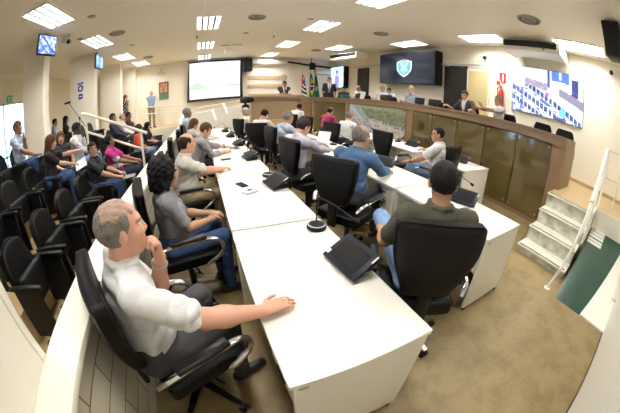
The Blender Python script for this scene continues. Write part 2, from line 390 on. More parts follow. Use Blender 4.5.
for x, y, l in ((-2.35,5.13,'small round ceiling disc above the first audience light'),(1.33,8.46,'small round ceiling disc above the projection screen lane'),(2.63,6.5,'small round ceiling disc beside the middle ceiling light'),(-2.26,8.55,'small round ceiling disc between two audience lights'),(-3.2,6.4,'small round ceiling disc by the pillar camera')):
    t = MB().lathe([(.09,0),(.088,-.006),(.07,-.012)]).build('ceiling_speaker', 'vent_metal', None, (x, y, CEIL)); tag(t, l, 'ceiling speaker')
for x, y, l in ((-.17,8.32,'tiny smoke detector hanging between two bright ceiling lights'),(2.2,8.4,'tiny dark microphone hanging over the middle of the chamber')):
    t = thing('ceiling_sensor', l, 'sensor', (x, y, CEIL)); MB().lathe([(.035,0),(.035,-.03),(.02,-.05)]).build('base', 'white', t); MB().lathe([(.012,-.05),(.02,-.09),(.012,-.16)]).build('head', 'plastic', t)

# air conditioners
def aircon(label, x, y, z, rz, L=1.6, D=.65, H=.24):
    t = thing('air_conditioner', label, 'air conditioner', (x, y, z), rz)   # local: length along x, front faces -y
    prof = [(0,0),(0,.08),(.05,H),(D,H),(D,.04),(.5*D,0)]
    T = Matrix(((0,0,1,0),(1,0,0,0),(0,1,0,0),(0,0,0,1)))
    MB().prism([(p[0],p[1]) for p in prof], -L/2, L/2, T=T).build('casing', 'acwhite', t)
    MB().box(-L/2+.05, L/2-.07, -.012, .06, .10, H-.03).build('outlet', 'black', t)
    m = MB()
    for k in range(3): m.box(-L/2+.06, L/2-.08, -.03+k*.012, -.005+k*.012, .14+k*.03, .146+k*.03)
    m.build('louvre', 'plastic', t)
    MB().rbox(-L/2-.015, -L/2+.035, .0, D, 0, H+.01, .01, 1).build('end_cap', 'aircap', t); MB().rbox(L/2-.035, L/2+.015, .0, D, 0, H+.01, .01, 1).build('end_cap', 'aircap', t)
    for x0 in (-L/2+.15, L/2-.15): MB().tube([(x0,D*.5,H),(x0,D*.5,CEIL-z)], .006, 6).build('hanger_rod', 'steel', t)
    MB().box(L/2-.45, L/2-.38, -.004, .0, .06, .085).build('badge', 'plastic', t)
    return t
M['aircap'] = mat('air_conditioner_cap', (.80,.76,.62), .4)
aircon('long ceiling-hung air conditioner with dark outlet above the meeting display', 6.02, 2.42, 3.40, PI/2*3, 1.55, .80, .28)
aircon('ceiling-hung air conditioner with dark outlet before the portrait display', 5.5, 10.1, 3.34, math.radians(-80), 1.7, .65, .26)
def wall_ac(label, x, z, L):
    t = thing('wall_air_conditioner', label, 'air conditioner', (x, YF-.13, z))
    MB().rbox(-L/2, L/2, -.12, .12, -.14, .14, .035, 3).build('casing', 'acwhite', t)
    MB().box(-L/2+.05, L/2-.05, -.125, -.11, -.11, -.085).build('outlet', 'seam', t)
wall_ac('long white wall air conditioner above the stripe relief', 3.35, 3.47, 1.75)
wall_ac('small white wall air conditioner under the dark pipe near the room corner', 6.25, 3.02, .95)
MB().tube([(4.3,YF-.1,3.52),(5.4,YF-.1,3.4),(6.95,YF-.1,3.32)], .05, 10).build('conduit_pipe', 'plastic'); tag(bpy.data.objects['conduit_pipe'], 'dark insulated pipe running along the far wall to the corner', 'pipe')
# ------------------------------------------------------------------ displays and wall fixtures
def mixc(a, b, t): return tuple(a[i]*(1-t)+b[i]*t for i in range(3))
def hsh(i, j, s=0):
    v = math.sin(i*127.1+j*311.7+s*74.7)*43758.5453; return v-math.floor(v)
def vnoise(x, y, s=0):
    i, j = math.floor(x), math.floor(y); fx, fy = x-i, y-j; fx = fx*fx*(3-2*fx); fy = fy*fy*(3-2*fy)
    return (hsh(i,j,s)*(1-fx)+hsh(i+1,j,s)*fx)*(1-fy)+(hsh(i,j+1,s)*(1-fx)+hsh(i+1,j+1,s)*fx)*fy
# local painted sheet frame: x right, z up, facing -y.  rz=-90deg turns it to face -x (on the right wall)
def display(label, cat, loc, rz, w, h, depth, func, nx, ny, emit, bezel=.012, name='wall_display', bottom_frame='plastic'):
    t = thing(name, label, cat, loc, rz)   # loc = lower left front corner seen by the viewer
    MB().rbox(-bezel, w+bezel, .004, depth, -bezel, h+bezel, .006, 1).build('cabinet', bottom_frame, t)
    painted('screen', w, h, nx, ny, func, vcol_mat('screen_light_%g' % emit, emit, .15), t)
    return t
def crest_bg(u, v):
    c = (.006,.010,.028); g = .010*max(0, math.cos((u-.62)*3))
    if abs(u-1/3) < .003 or abs(u-2/3) < .003 or abs(v-.5) < .005: return (.001,.001,.002)
    return (c[0]+g*.6, c[1]+g, c[2]+g*2.4)
t = display('large dark wall display with a glowing blue shield crest', 'display', (6.62, 9.0, 2.40), -PI/2, 2.96, 1.14, .38, crest_bg, 120, 40, .17)
def shield(w, h, n=12):
    pts = [(0,-h)]
    for k in range(1, n+1):
        a = k/n; pts.append((w*math.sin(a*PI/2)**.8, -h*(1-a)**.9*1.0*math.cos(a*PI/2*.15)))
    r = pts[1:] + [(w*1.02, h*.28), (w*.98, h*.62), (w*.72, h*.60), (w*.5, h*.74), (w*.22, h*.66), (0, h*.80)]
    l = [(-x, z) for x, z in r[::-1][1:]]
    return [(0,-h)] + r + l
TT = Matrix(((1,0,0,0),(0,0,1,0),(0,1,0,0),(0,0,0,1)))
cx, cz = 9.0-7.54, 2.98-2.40
def cm(name, col, e): return mat(name, (.01,.01,.01), .3, emis=col, es=e)
s1 = MB().prism([(x+cx, z+cz) for x, z in shield(.40, .37)], -.006, -.002, T=TT).build('crest_outline', cm('crest_white', (.85,.95,1), .30), t)
MB().prism([(x+cx, z+cz) for x, z in shield(.345, .315)], -.009, -.005, T=TT).build('crest_field', cm('crest_blue', (.10,.42,.85), .30), s1)
m = MB()
for sx in (-1, 1): m.prism([(cx+sx*.20-.05, cz+.17),(cx+sx*.20+.05, cz+.17),(cx+sx*.03+.03, cz-.05),(cx+sx*.03-.03, cz-.05)], -.012, -.008, T=TT); m.prism([(cx-.05*sx, cz+.02),(cx+.03*sx, cz+.05),(cx+.20*sx, cz-.12),(cx+.12*sx, cz-.17)], -.012, -.008, T=TT)
m.prism([(cx-.02,cz+.19),(cx+.02,cz+.19),(cx+.02,cz-.24),(cx-.02,cz-.24)], -.0125, -.009, T=TT)
m.build('crest_charges', cm('crest_pale', (.6,.88,1), .30), s1)
MB().prism([(cx-.13,cz+.235),(cx+.13,cz+.235),(cx+.10,cz+.30),(cx+.05,cz+.27),(cx,cz+.31),(cx-.05,cz+.27),(cx-.10,cz+.30)], -.012, -.008, T=TT).build('crest_crown', cm('crest_red', (.75,.25,.3), .26), s1)

def meeting_view(u, v):
    # an overhead view of the same council room
    W = (.93,.95,1.0); c = W
    if v > .86: c = (.80,.86,1)
    if .56 < u < .80 and v > .80 - .10*(u-.56): c = (.10,.22,.62)
    if .665 < u < .70 and v > .84: c = (.6,.85,1)
    if .84 < u < .93 and .55 < v < .90: c = (.05,.06,.25)
    if .50 < u < .53 and v > .62: c = (.06,.08,.35)
    if .17 < u < .50 and .62-.25*(u-.17) < v < .78-.25*(u-.17): c = (.36,.30,.42) if hsh(int(u*40), int(v*30)) > .3 else (.50,.44,.56)
    if u > .66 and .50-.55*(u-.66) < v < .66-.5*(u-.66): c = (.30,.26,.36)
    # diagonal bands of desks and chairs
    for k, off in enumerate((.42, .18, -.04)):
        d = v + .78*u - off - .30
        if 0 < d < .115 and v < .6:
            b = hsh(int(u*17+k*3), k); s = (u*17) % 1
            if s < .78: c = mixc((.015,.025,.10), (.10,.18,.45), hsh(int(u*34), int(v*26), k))
        if -.10 < d < -.02 and v < .55 and hsh(int(u*22), int(v*18), 5) > .72: c = (.12,.18,.5)
    if ((u-.50)/.022)**2+((v-.48)/.05)**2 < 1: c = (.62,.10,.50)
    if ((u-.72)/.05)**2+((v-.16)/.085)**2 < 1: c = (.20,.62,.85)
    if .63 < u < .78 and v < .06: c = (.07,.06,.30)
    if u < .16 and v < .55 and hsh(int(u*36), int(v*20), 9) > .62: c = (.18,.26,.62)
    if vnoise(u*60, v*36, 3) > .80 and v < .8: c = mixc(c, (.25,.30,.62), .5)
    return c
t = display('wide bright wall display showing the meeting room from above', 'display', (6.96, 3.36, 2.02), -PI/2, 2.15, 1.19, .06, meeting_view, 86, 48, .29)
MB().box(.36,.40,-.0,.012,1.19,1.75).build('cable', 'wall', t)
def portrait_view(u, v):
    c = mixc((.35,.60,.95), (.75,.85,1), vnoise(u*5, v*5, 2))
    if abs(u-.5) < .18-.06*abs(v-.35)*2 and v < .56: c = mixc((.30,.25,.55), (.16,.18,.40), vnoise(u*12, v*14, 4))
    if ((u-.5)/.07)**2+((v-.70)/.11)**2 < 1: c = (.35,.24,.28)
    if ((u-.5)/.075)**2+((v-.78)/.07)**2 < 1: c = (.05,.05,.10)
    if u < .12 and v < .5: c = (.25,.40,.62)
    return c
t = display('bright wall display in the room corner showing a standing speaker', 'display', (6.70, 13.5, 2.2), -PI/2, 1.38, 1.12, .30, portrait_view, 40, 32, .34)
def cctv(u, v):
    n = vnoise(u*7, v*7, 6); c = mixc((.05,.12,.45), (.75,.88,1), min(1, max(0, (n-.3)*2)))
    if abs((v-.9)+(u-.2)*1.1) < .10 or abs((v-.5)+(u-.1)*1.0) < .05: c = (.04,.07,.28)
    if hsh(int(u*16), int(v*16), 8) > .82: c = (.1,.2,.6)
    return c
def cctv2(u, v): return mixc((.04,.14,.55), (.35,.6,.95), vnoise(u*4, v*6, 3)) if abs(u-.5) > .15 else (.05,.18,.22)
for lab, loc, rz, w, h, fn in (('small blue-glowing television hung on the nearest pillar', (-3.48,4.80,3.27), math.radians(80), .62, .40, cctv), ('small television with blue picture hung on the second pillar', (-3.30,8.00,3.20), math.radians(92), .66, .40, cctv2)):
    t = thing('pillar_television', lab, 'television', loc, rz)
    MB().rbox(-.025, w+.025, .003, .05, -.03, h+.025, .01, 2).build('bezel', 'plastic', t)
    painted('screen', w, h, 24, 20, fn, vcol_mat('screen_light_0.4', .4, .15), t)
    MB().rbox(w*.3, w*.7, .05, .10, h*.2, h*.8, .01, 1).build('back_mount', 'plastic', t)
    MB().tube([(w*.5,.09,h*.5),(w*.5,.12,h*.9),(w*.5,.12,CEIL-loc[2])], .015, 8).build('bracket_arm', 'plastic', t)

# projection screen
def slide(u, v):
    c = (.93,.95,.96)
    hill = .30+.05*math.sin(u*9)+.12*math.exp(-((u-.13)/.09)**2)+.03*vnoise(u*30, 1, 2)
    if v < hill: c = mixc((.45,.62,.42), (.65,.78,.66), vnoise(u*40, v*30, 1)*.8+.2)
    if v < .235+.06*(u): c = (.90,.93,.97)
    if .74 < v < .77 and .22 < u < .78 and hsh(int(u*60), 1) > .25: c = (.62,.66,.74)
    if .66 < v < .685 and .05 < u < .95 and hsh(int(u*80), 2) > .3: c = (.72,.75,.80)
    if .60 < v < .62 and .3 < u < .6 and hsh(int(u*80), 3) > .3: c = (.74,.77,.82)
    if .90 < u < .97 and .10 < v < .12: c = (.3,.42,.36)
    return c
t = thing('projection_screen', 'pull-down projection screen with black border showing a pale slide of trees', 'projection screen', (-.60, 13.45, 1.74))
T = FR(0,0,0)
MB().add([(-.10,.01,-.06),(2.63,.01,-.06),(2.56,.01,1.92),(-.02,.01,1.92),(-.10,.014,-.06),(2.63,.014,-.06),(2.56,.014,1.92),(-.02,.014,1.92)],[(0,1,2,3),(7,6,5,4),(0,4,5,1),(1,5,6,2),(2,6,7,3),(3,7,4,0)]).build('fabric_border', 'black', t)
painted('picture', 2.46, 1.80, 110, 70, slide, vcol_mat('slide_light', .24, .9), t, T=FR(.02,.004,.03))
MB().cyl((-.12,.05,1.97), (2.68,.05,1.97), .045).build('roller_case', 'alu', t)
MB().cyl((-.12,.012,-.06), (2.65,.012,-.06), .018).build('bottom_bar', 'black', t)
t = thing('projector', 'small projector hung from the ceiling in front of the projection screen', 'projector', (1.05, 10.2, 3.42))
MB().rbox(-.2,.2,-.16,.16,0,.11,.015,2).build('body', 'acwhite', t); MB().cyl((0,0,.1),(0,0,CEIL-3.42),.02).build('pole', 'white', t); MB().cyl((.1,.155,.05),(.1,.18,.05),.04).build('lens', 'screenoff', t)
m = MB(); m.tube([(-.35,0,.30),(.45,0,.30)], .012, 6).build('bracket_bar', 'plastic', t)

# poster
def poster(u, v):
    if v < .36: return (.10,.22,.15) if .06 < u < .94 and .03 < v else (.2,.3,.22)
    if u < .10 or u > .90 or v > .94 or v < .42: return (.22,.09,.035)
    return mixc((.30,.08,.05), (.62,.45,.30), vnoise(u*9, v*12, 4))
t = thing('wall_poster', 'framed brown poster with a green lower panel on the far wall', 'poster', (-2.1, YF-.03, 1.98))
MB().rbox(-.02,.47,.004,.028,-.02,.86,.004,1).build('frame', mat('poster_frame', (.16,.07,.03), .4), t)
painted('sheet', .45, .84, 20, 34, poster, vcol_mat('poster_print', 0, .5), t)
# relief of three wooden stripes on a white panel
t = thing('stripe_relief', 'white wall panel with three pale wood stripes behind the presiding bench', 'wall panel', (2.15, YF-.038, 1.45))
MB().box(0,2.4,0,.035,0,1.75).build('panel', mat('panel_warm_white', (.80,.78,.72), .6), t)
for z in (.20,.68,1.12): MB().rbox(.12,2.12,-.025,.0,z,z+.20,.008,1).build('stripe', 'palestripe' if 'palestripe' in M else mat('pale_stripe', (.52,.40,.27), .5), t)
MB().lathe([(.17,0),(.17,.02),(.12,.03)], T=FR(1.98,-.03,1.23,0,PI/2)).build('disc', mat('disc_beige', (.50,.42,.32), .4), t)

# wall speakers
def speaker(lab, loc, rz, s=1, pole=True):
    t = thing('wall_speaker', lab, 'loudspeaker', loc, rz)
    MB().rbox(-.17*s,.17*s,-.15*s,.15*s,-.26*s,.26*s,.03*s,2).build('cabinet', 'plastic', t)
    MB().rbox(-.15*s,.15*s,-.165*s,-.148*s,-.24*s,.24*s,.01,1).build('grille', 'foam', t)
    if pole: MB().tube([(0,.1*s,.2*s),(0,.12*s,.34*s),(0,.12*s,CEIL-loc[2])], .018, 8).build('bracket', 'plastic', t)
speaker('black loudspeaker beside the top right corner of the projection screen', (2.2, 13.3, 3.3), math.radians(10), 1.25)
speaker('small black loudspeaker under the dark pipe above the flags', (5.5, 13.2, 3.3), math.radians(20), .72)
speaker('black loudspeaker hung high near the ceiling beyond the marble stairs', (4.66, .10, 3.42), math.radians(-105), 1.15)
# cameras
def dome(lab, loc, rz=0):
    t = thing('security_camera', lab, 'security camera', loc, rz)
    MB().rbox(-.04,.04,-.02,.09,-.02,.03,.01,1).build('bracket', 'steel', t); MB().ell((0,-.03,-.04),(.055,.055,.055)).build('dome', 'plastic', t)
dome('black dome camera on the right wall above the yellow door', (6.93, 4.31, 3.40), -PI/2)
dome('black dome camera on the right wall beyond the meeting display', (6.93, .37, 3.55), -PI/2)
t = thing('ceiling_camera', 'grey ceiling camera between the first two pillars', 'security camera', (-3.2, 5.75, CEIL))
MB().cyl((0,0,0),(0,0,-.1),.02).build('stem', 'steel', t); MB().rbox(-.14,.14,-.05,.05,-.22,-.08,.02,2,T=Euler((.3,.2,.5)).to_matrix().to_4x4()).build('housing', 'alu', t); MB().cyl((.05,-.08,-.20),(.08,-.14,-.25),.045).build('lens', 'plastic', t)
t = thing('wall_fan', 'beige wall fan high on the far wall above the poster', 'fan', (-1.98, YF-.05, 3.36))
MB().cyl((0,.05,0),(0,-.1,0),.035).build('motor', 'acwhite', t)
for r in (.22,.16,.10): MB().tube([(r*math.cos(a*PI/10), -.10, r*math.sin(a*PI/10)) for a in range(20)], .008, 6, closed=True).build('guard_ring', 'acwhite', t)
for k in range(3): MB().rbox(-.045,.045,-.004,.004,.03,.19,.003,1,T=Euler((0,k*2*PI/3,0)).to_matrix().to_4x4() @ Matrix.Translation((0,-.07,0)) @ Euler((0,0,.5)).to_matrix().to_4x4()).build('blade', 'alu', t)
# fire extinguisher + sign
t = thing('fire_extinguisher', 'red fire extinguisher hanging on the right wall beside the meeting display', 'fire extinguisher', (6.92, 3.72, 2.0))
MB().lathe([(.06,0),(.078,.02),(.08,.06),(.08,.38),(.065,.45),(.03,.50),(.028,.53)]).build('cylinder', 'red', t)
MB().cyl((0,0,.53),(0,0,.57),.02).tube([(-.02,0,.57),(-.1,.03,.60)], .012, 6).build('valve', 'plastic', t); MB().tube([(0,.02,.56),(-.02,.12,.50),(0,.11,.3),(0,.09,.1)], .011, 8).build('hose', 'plastic', t)
t = thing('extinguisher_sign', 'red and white square sign above the fire extinguisher', 'sign', (XR-.012, 3.72, 2.85))
MB().box(-.004,.01,-.11,.11,-.17,.12).build('plate', 'red', t); MB().box(-.007,-.003,-.035,.01,-.13,.08).build('symbol', 'white', t)
t = thing('hose_ring', 'white ring shaped equipment sign above the fire extinguisher', 'sign', (XR-.02, 3.86, 2.66))
MB().tube([(0,.09*math.cos(a*PI/8),.11*math.sin(a*PI/8)) for a in range(16)], .014, 6, closed=True).build('ring', 'white', t); MB().box(0,.01,-.04,.04,-.04,.05).build('symbol', 'red', t)
# exit sign + pillar signs
t = thing('exit_sign', 'small green exit sign above the glazed opening at the left', 'sign', (XL+.02, 7.05, 3.05))
MB().box(-.015,.012,-.16,.16,-.1,.1).build('plate', mat('exit_plate', (.01,.2,.07), .4, emis=(.02,.35,.12), es=.06), t)
m = MB().box(.0125,.015,-.12,-.03,.0,.06).box(.0125,.015,.03,.12,.0,.06).box(.0125,.015,-.12,.12,-.06,-.035); m.build('symbol', 'white', t)
for k, (z, w, h, lab, rnd) in enumerate(((2.88,.11,.035,'narrow blue notice at the top of the second pillar signs',0),(2.72,.10,.10,'round blue sign in the middle on the second pillar',1),(2.46,.085,.085,'square blue sign lowest on the second pillar',0))):
    t = thing('pillar_sign', lab, 'sign', (-4.05, 8.395, z))
    if rnd: MB().lathe([(.11,0),(.11,.008)], T=FR(0,0,0,0,PI/2)).build('plate', 'blueplate', t); MB().lathe([(.055,0),(.055,.002)], T=FR(0,-.009,0,0,PI/2)).build('symbol', 'white', t)
    else: MB().box(-w,w,-.008,0,-h,h).build('plate', 'blueplate', t); MB().box(-w*.55,w*.55,-.010,-.008,-h*.15,h*.25).build('symbol', 'white', t)
# small wall bits
for lab, y, z in (('small black socket box on the right wall behind the councillors',5.9,1.75),):
    pass

# ------------------------------------------------------------------ flags behind the bench
def flag(lab, x, y, func, kind, h=2.05, mirror=1):
    t = thing('flag', lab, 'flag', (x, y, .75))
    MB().lathe([(.16,0),(.16,.03),(.03,.06),(.016,.08)]).build('base', 'oakpost', t)
    MB().cyl((0,0,.05),(0,0,h),.014).build('pole', 'oakpost', t); MB().lathe([(.004,0),(.03,.03),(.002,.12)], c=(0,0,h)).build('finial', 'steel', t)
    nx, nz = 26, 40; W, H = .34, 1.35; vs = []; fs = []
    for j in range(nz+1):
        v = j/nz
        for i in range(nx+1):
            u = i/nx; s = .25+.75*(1-v)**.6
            x_ = (u-.15)*W*s*mirror; y_ = .05*math.sin(u*13+v*1.5)*s*(.4+u); vs.append((x_, y_-.02, h-.03-H*(1-v)*(1-.18*u)))
    vs2 = [(a, b+.004, c) for a, b, c in vs]; n0 = len(vs)
    for j in range(nz):
        for i in range(nx): q = (j*(nx+1)+i, j*(nx+1)+i+1, (j+1)*(nx+1)+i+1, (j+1)*(nx+1)+i); fs.append(q); 
    back = [tuple(k+n0 for k in q[::-1]) for q in fs]; nf = len(fs)
    me = bpy.data.meshes.new('cloth'); me.from_pydata(vs+vs2, [], fs+back); me.materials.append(vcol_mat('flag_cloth', 0, .8))
    ca = me.color_attributes.new('paint', 'FLOAT_COLOR', 'CORNER'); buf = np.ones((len(me.polygons)*4, 4), np.float32)
    for k in range(2*nf): i, j = (k % nf) % nx, (k % nf)//nx; buf[4*k:4*k+4, :3] = func((i+.5)/nx, (j+.5)/nz)
    ca.data.foreach_set('color', buf.ravel()); me.polygons.foreach_set('use_smooth', [True]*len(me.polygons)); me.update()
    o = bpy.data.objects.new('cloth', me); COL.objects.link(o); o.parent = t
def f_state(u, v):
    if v > .80: return (.55,.03,.03) if not (.3 < u < .6 and v < .93) else (.8,.8,.82)
    if .66 < v <= .80: return (.55,.03,.03) if u < .5 else (.05,.12,.5)
    return (.82,.82,.82) if int(v*11+u*3) % 2 else (.01,.01,.012)
def f_nat(u, v):
    d = abs(u-.5)/.5+abs(v-.48)/.42
    if ((u-.5)/.34)**2+((v-.48)/.17)**2 < 1: return (.01,.03,.30) if abs(v-.50+.1*(u-.5)) > .02 else (.8,.8,.8)
    return (.75,.60,.02) if d < 1.0 else (.0,.17,.045)
def f_city(u, v):
    if ((u-.5)/.25)**2+((v-.45)/.12)**2 < 1: return (.45,.42,.5)
    return (.01,.14,.08)
flag('black and white striped flag with red canton, leftmost of the three flags', 4.85, 12.9, f_state, 0)
flag('green flag with yellow diamond and blue globe between the other two flags', 5.15, 12.6, f_nat, 0, 2.1)
flag('dark green flag with pale emblem nearest the standing man in suit', 5.45, 12.75, f_city, 0)

# ------------------------------------------------------------------ dais counter
ct = thing('dais_counter', 'long raised wooden council counter with olive glass front panels and a painted landscape', 'counter', (5.0, 5.0, 0))
def W2(p): return (p[0]-5.0, p[1]-5.0)
CT, GH = 1.655, 1.46
def seg_prism(pts, w, z0, z1, name, m, parent=ct, off=0, tilt=0):
    """band following a polyline, w thick to the right-hand side (away from the chamber)"""
    P = [Vector((*W2(p), 0)) for p in pts]; n = []
    for i in range(len(P)):
        d = Vector()
        if i > 0: d += (P[i]-P[i-1]).normalized()
        if i < len(P)-1: d += (P[i+1]-P[i]).normalized()
        d.normalize(); n.append(Vector((d.y, -d.x, 0)))
    f = [P[i]+n[i]*off for i in range(len(P))]; b = [P[i]+n[i]*(off+w) for i in range(len(P))]
    poly = [(v.x, v.y) for v in f+b[::-1]]
    return MB().prism(poly, z0, z1).build(name, m, parent)
A0, A1, A2, A3 = (5.0,1.15), (5.0,5.44), (4.8,8.25), (4.12,9.72)
seg_prism([A0, A1, A2, A3], .52, CT-.045, CT, 'countertop', 'oak', off=-.10)
seg_prism([A0, A1, A2, A3], .06, GH+.02, CT-.045, 'fascia', 'oak', off=-.07)
seg_prism([A0, A1, A2, A3], .04, 0, .07, 'plinth', 'oak', off=-.02)
seg_prism([A0, A1, A2, A3], .04, .75, GH+.02, 'backing', 'oak', off=.06)
ys = [1.42, 2.22, 2.99, 3.77, 4.55, 5.24]
for a, b in zip(ys, ys[1:]):
    g = MB().rbox(-.022, 0, a+.012-5, b-.012-5, .075, GH, .004, 1).build('glass_panel', 'olive', ct)
    for yy in (a+.07, b-.07):
        for z in (.16, GH-.06): MB().lathe([(.016,0),(.016,.008),(.008,.012)], n=12, T=Matrix.Translation((-.022, yy-5, z)) @ Euler((0,-PI/2,0)).to_matrix().to_4x4()).build('fixing_stud', 'steel', g)
MB().rbox(-.03, .02, 1.15-5, 1.42-5, .0, GH+.03, .004, 1).build('end_post', 'oakpost', ct)
MB().rbox(-.04, .05, 5.24-5, 5.44-5, .0, GH+.03, .004, 1).build('post', 'oakpost', ct)
MB().rbox(.02, .93, 1.14-5, 1.24-5, .70, CT-.005, .006, 1).build('end_panel', 'oak', ct)
MB().rbox(.02, .90, 1.24-5, 1.6-5, .70, CT-.05, .006, 1).build('end_cabinet', 'oak', ct)
MB().box(.0, .06, 1.15-5, 5.6-5, .02, .70).build('base_panel', 'seam', ct)
# painted landscape
d = (Vector((*A2,0))-Vector((*A1,0))); L_ = d.length
def mural(u, v):   # u from far end to near end, v up
    n = vnoise(u*14, v*9, 1); n2 = vnoise(u*50, v*34, 2); n3 = vnoise(u*26, v*16, 7)
    c = mixc((.42,.41,.37), (.62,.59,.51), n3)
    edge = .70-.24*u+.06*n              # foot of the wooded slope
    if v > edge and u > .12+.25*(1-v): c = mixc((.04,.055,.035), (.30,.33,.21), n2*.6+n3*.4)
    if v > .93-.10*u+.03*n and u > .22: c = mixc((.16,.21,.12), (.34,.38,.24), n2)
    if edge-.07 < v <= edge and u > .3: c = mixc((.34,.38,.42), (.45,.42,.33), n)
    if u < .20+.55*(1-v)*.8 and v > .12: c = mixc((.20,.27,.36), (.36,.42,.48), n3*.7+n2*.3)
    for q in (0, .10, .24):
        if abs(v-(1.02-q-1.65*u)) < .022: c = (.56,.55,.50)
    if v < .42 and abs(v-(.36-.25*u+.05*math.sin(u*9))) < .02: c = (.26,.36,.10)
    for (a, b, r) in ((.72,.12,.05),(.84,.10,.045),(.95,.13,.05),(.60,.14,.03),(.50,.30,.025)):
        if ((u-a)/r)**2+((v-b)/(r*1.8))**2 < 1: c = mixc((.07,.13,.03), (.20,.30,.08), n2)
    if hsh(int(u*46), int(v*22), 5) > .955 and v < .62: c = (.20,.06,.09)
    return c
T = Matrix.Translation((A2[0]-5-.03, A2[1]-5-.14, .42)) @ Euler((0,0,math.atan2(-d.y, -d.x))).to_matrix().to_4x4()
pm = painted('mural_panel', L_-.2, GH-.42, 110, 44, mural, vcol_mat('mural_print', 0, .3), ct, T=T); pm['label'] = 'painted landscape panel with river, trees and roads'
seg_prism([A1, A2], .03, .02, GH+.02, 'mural_backing', 'oakpost', off=-.02)
MB().rbox(-.075,.02,-.09,.09,0,GH+.03,.004,1,T=FR(A2[0]-5, A2[1]-5, 0, .2)).build('post', 'oakpost', ct)
v1 = Vector((*A2,0)); v2 = Vector((*A3,0)); dd = (v2-v1); ln = dd.length; ang = math.atan2(dd.y, dd.x)
MB().rbox(.10, ln-.08, 0, .022, .075, GH, .004, 1, T=FR(v1.x-5, v1.y-5, 0, ang)).build('glass_panel', 'olive', ct)
MB().rbox(ln-.08, ln+.03, -.04, .03, 0, GH+.03, .004, 1, T=FR(v1.x-5, v1.y-5, 0, ang)).build('end_post', 'oakpost', ct)
seg_prism([A2, A3], .04, .02, GH, 'base_panel', 'seam', off=.0)
# presiding bench
pb = thing('presiding_bench', 'tall pale wooden presiding bench with plank front below the stripe relief', 'bench', (2.95, 10.5, 0))
MB().box(-1.03, 1.0, .0, .06, 0, 1.64).build('front_panel', 'paleoak', pb)
MB().rbox(-1.08, 1.04, -.06, .55, 1.64, 1.74, .006, 1).build('bench_top', 'paleoak', pb)
MB().box(-1.03, -.97, .06, .5, 0, 1.64).build('side_panel', 'paleoak', pb); MB().box(.94, 1.0, .06, .5, 0, 1.64).build('side_panel', 'paleoak', pb)
MB().box(-1.0, .9, -.012, .0, 1.50, 1.515).build('front_groove', 'seam', pb)
lk = MB().rbox(0, .5, -.03, .03, .0, 1.46, .004, 1, T=FR(3.88, 10.25, 0, -1.15)).rbox(-.03, .52, -.08, .30, 1.47, 1.64, .004, 1, T=FR(3.88, 10.25, 0, -1.15)).build('bench_return', 'oakpost', None)
tag(lk, 'narrow wooden return linking the presiding bench and the glass-fronted counter', 'counter')
# low white ledge with rails under the projection screen
t = thing('ramp_wall', 'low cream ramp wall with painted rails below the projection screen', 'ramp', (.7, 11.45, 0))
MB().prism([(-1.3,0),(1.2,0),(1.2,1.35),(-1.3,1.15)], -.06, .06, T=Matrix(((1,0,0,0),(0,0,1,0),(0,1,0,0),(0,0,0,1)))).build('wall', 'whitewall', t)
MB().tube([(-1.3,-.02,1.32),(1.2,-.02,1.58)], .02, 8).build('top_rail', 'rail', t); MB().tube([(-1.3,-.02,1.14),(1.2,-.02,1.38)], .014, 8).build('lower_rail', 'rail', t)
for x in (-1.28,-.2,1.18): MB().tube([(x,-.02,1.0),(x,-.02,1.33+(x+1.3)*.1)], .014, 8).build('post', 'rail', t)
for k, (lab, x0) in enumerate((('slanted white gate rail, upper one below the projection screen', .72), ('slanted white gate rail, lower one below the projection screen', .50))):
    o = MB().rbox(-.03,.03,-.02,.02,0,.62,.008,1, T=Euler((-.9,-.25,0)).to_matrix().to_4x4()).build('slanted_rail', 'white', None, (x0+(.18 if k == 0 else 0), 9.7+k*.25, 1.12-k*.22)); tag(o, lab, 'railing')
# far corner platform rail
t = thing('platform_railing', 'white railing of the raised corner where the man in blue shirt stands', 'railing', (-1.65, 11.5, .72))
for z in (1.0, .72): MB().tube([(-1.0,0,z),(.95,0,z-.12)], .022, 8).build('rail', 'rail', t)
for x in (-1.0, -.2, .55): MB().tube([(x,0,0),(x,0,1.0-.06*(x+1))], .018, 8).build('post', 'rail', t)
# audience aisle handrail
t = thing('aisle_handrail', 'cream two-tube handrail sloping down the audience aisle', 'handrail', (-1.9, 5.42, 0))
MB().tube([(-.72,0,1.80),(-.60,0,1.775),(.76,.02,1.15)], .030, 12).build('top_rail', 'rail', t)
MB().tube([(-.62,0,1.42),(.62,.02,.86)], .024, 12).build('lower_rail', 'rail', t)
MB().tube([(-.60,0,.66),(-.60,0,1.78)], .024, 12).build('post', 'rail', t); MB().tube([(.64,.02,.0),(.64,.02,1.20)], .026, 12).build('post', 'rail', t)
t = thing('microphone_stand', 'black boom microphone stand in front of the second pillar', 'microphone stand', (-3.95, 8.0, .66))
MB().tube([(0,0,0),(.02,0,1.1)], .012, 8).build('pole', 'plastic', t); MB().tube([(-.38,0,1.68),(.25,0,.80)], .010, 8).build('boom', 'plastic', t); MB().rbox(-.55,-.30,-.03,.03,1.66,1.72,.02,2).build('microphone', 'foam', t)
MB().ell((.02,0,1.12),(.035,.035,.05)).build('clutch', 'plastic', t)
for k in range(3): MB().tube([(0,0,.12),(.28*math.cos(k*2.1),.28*math.sin(k*2.1),.01)], .01, 6).build('leg', 'plastic', t)
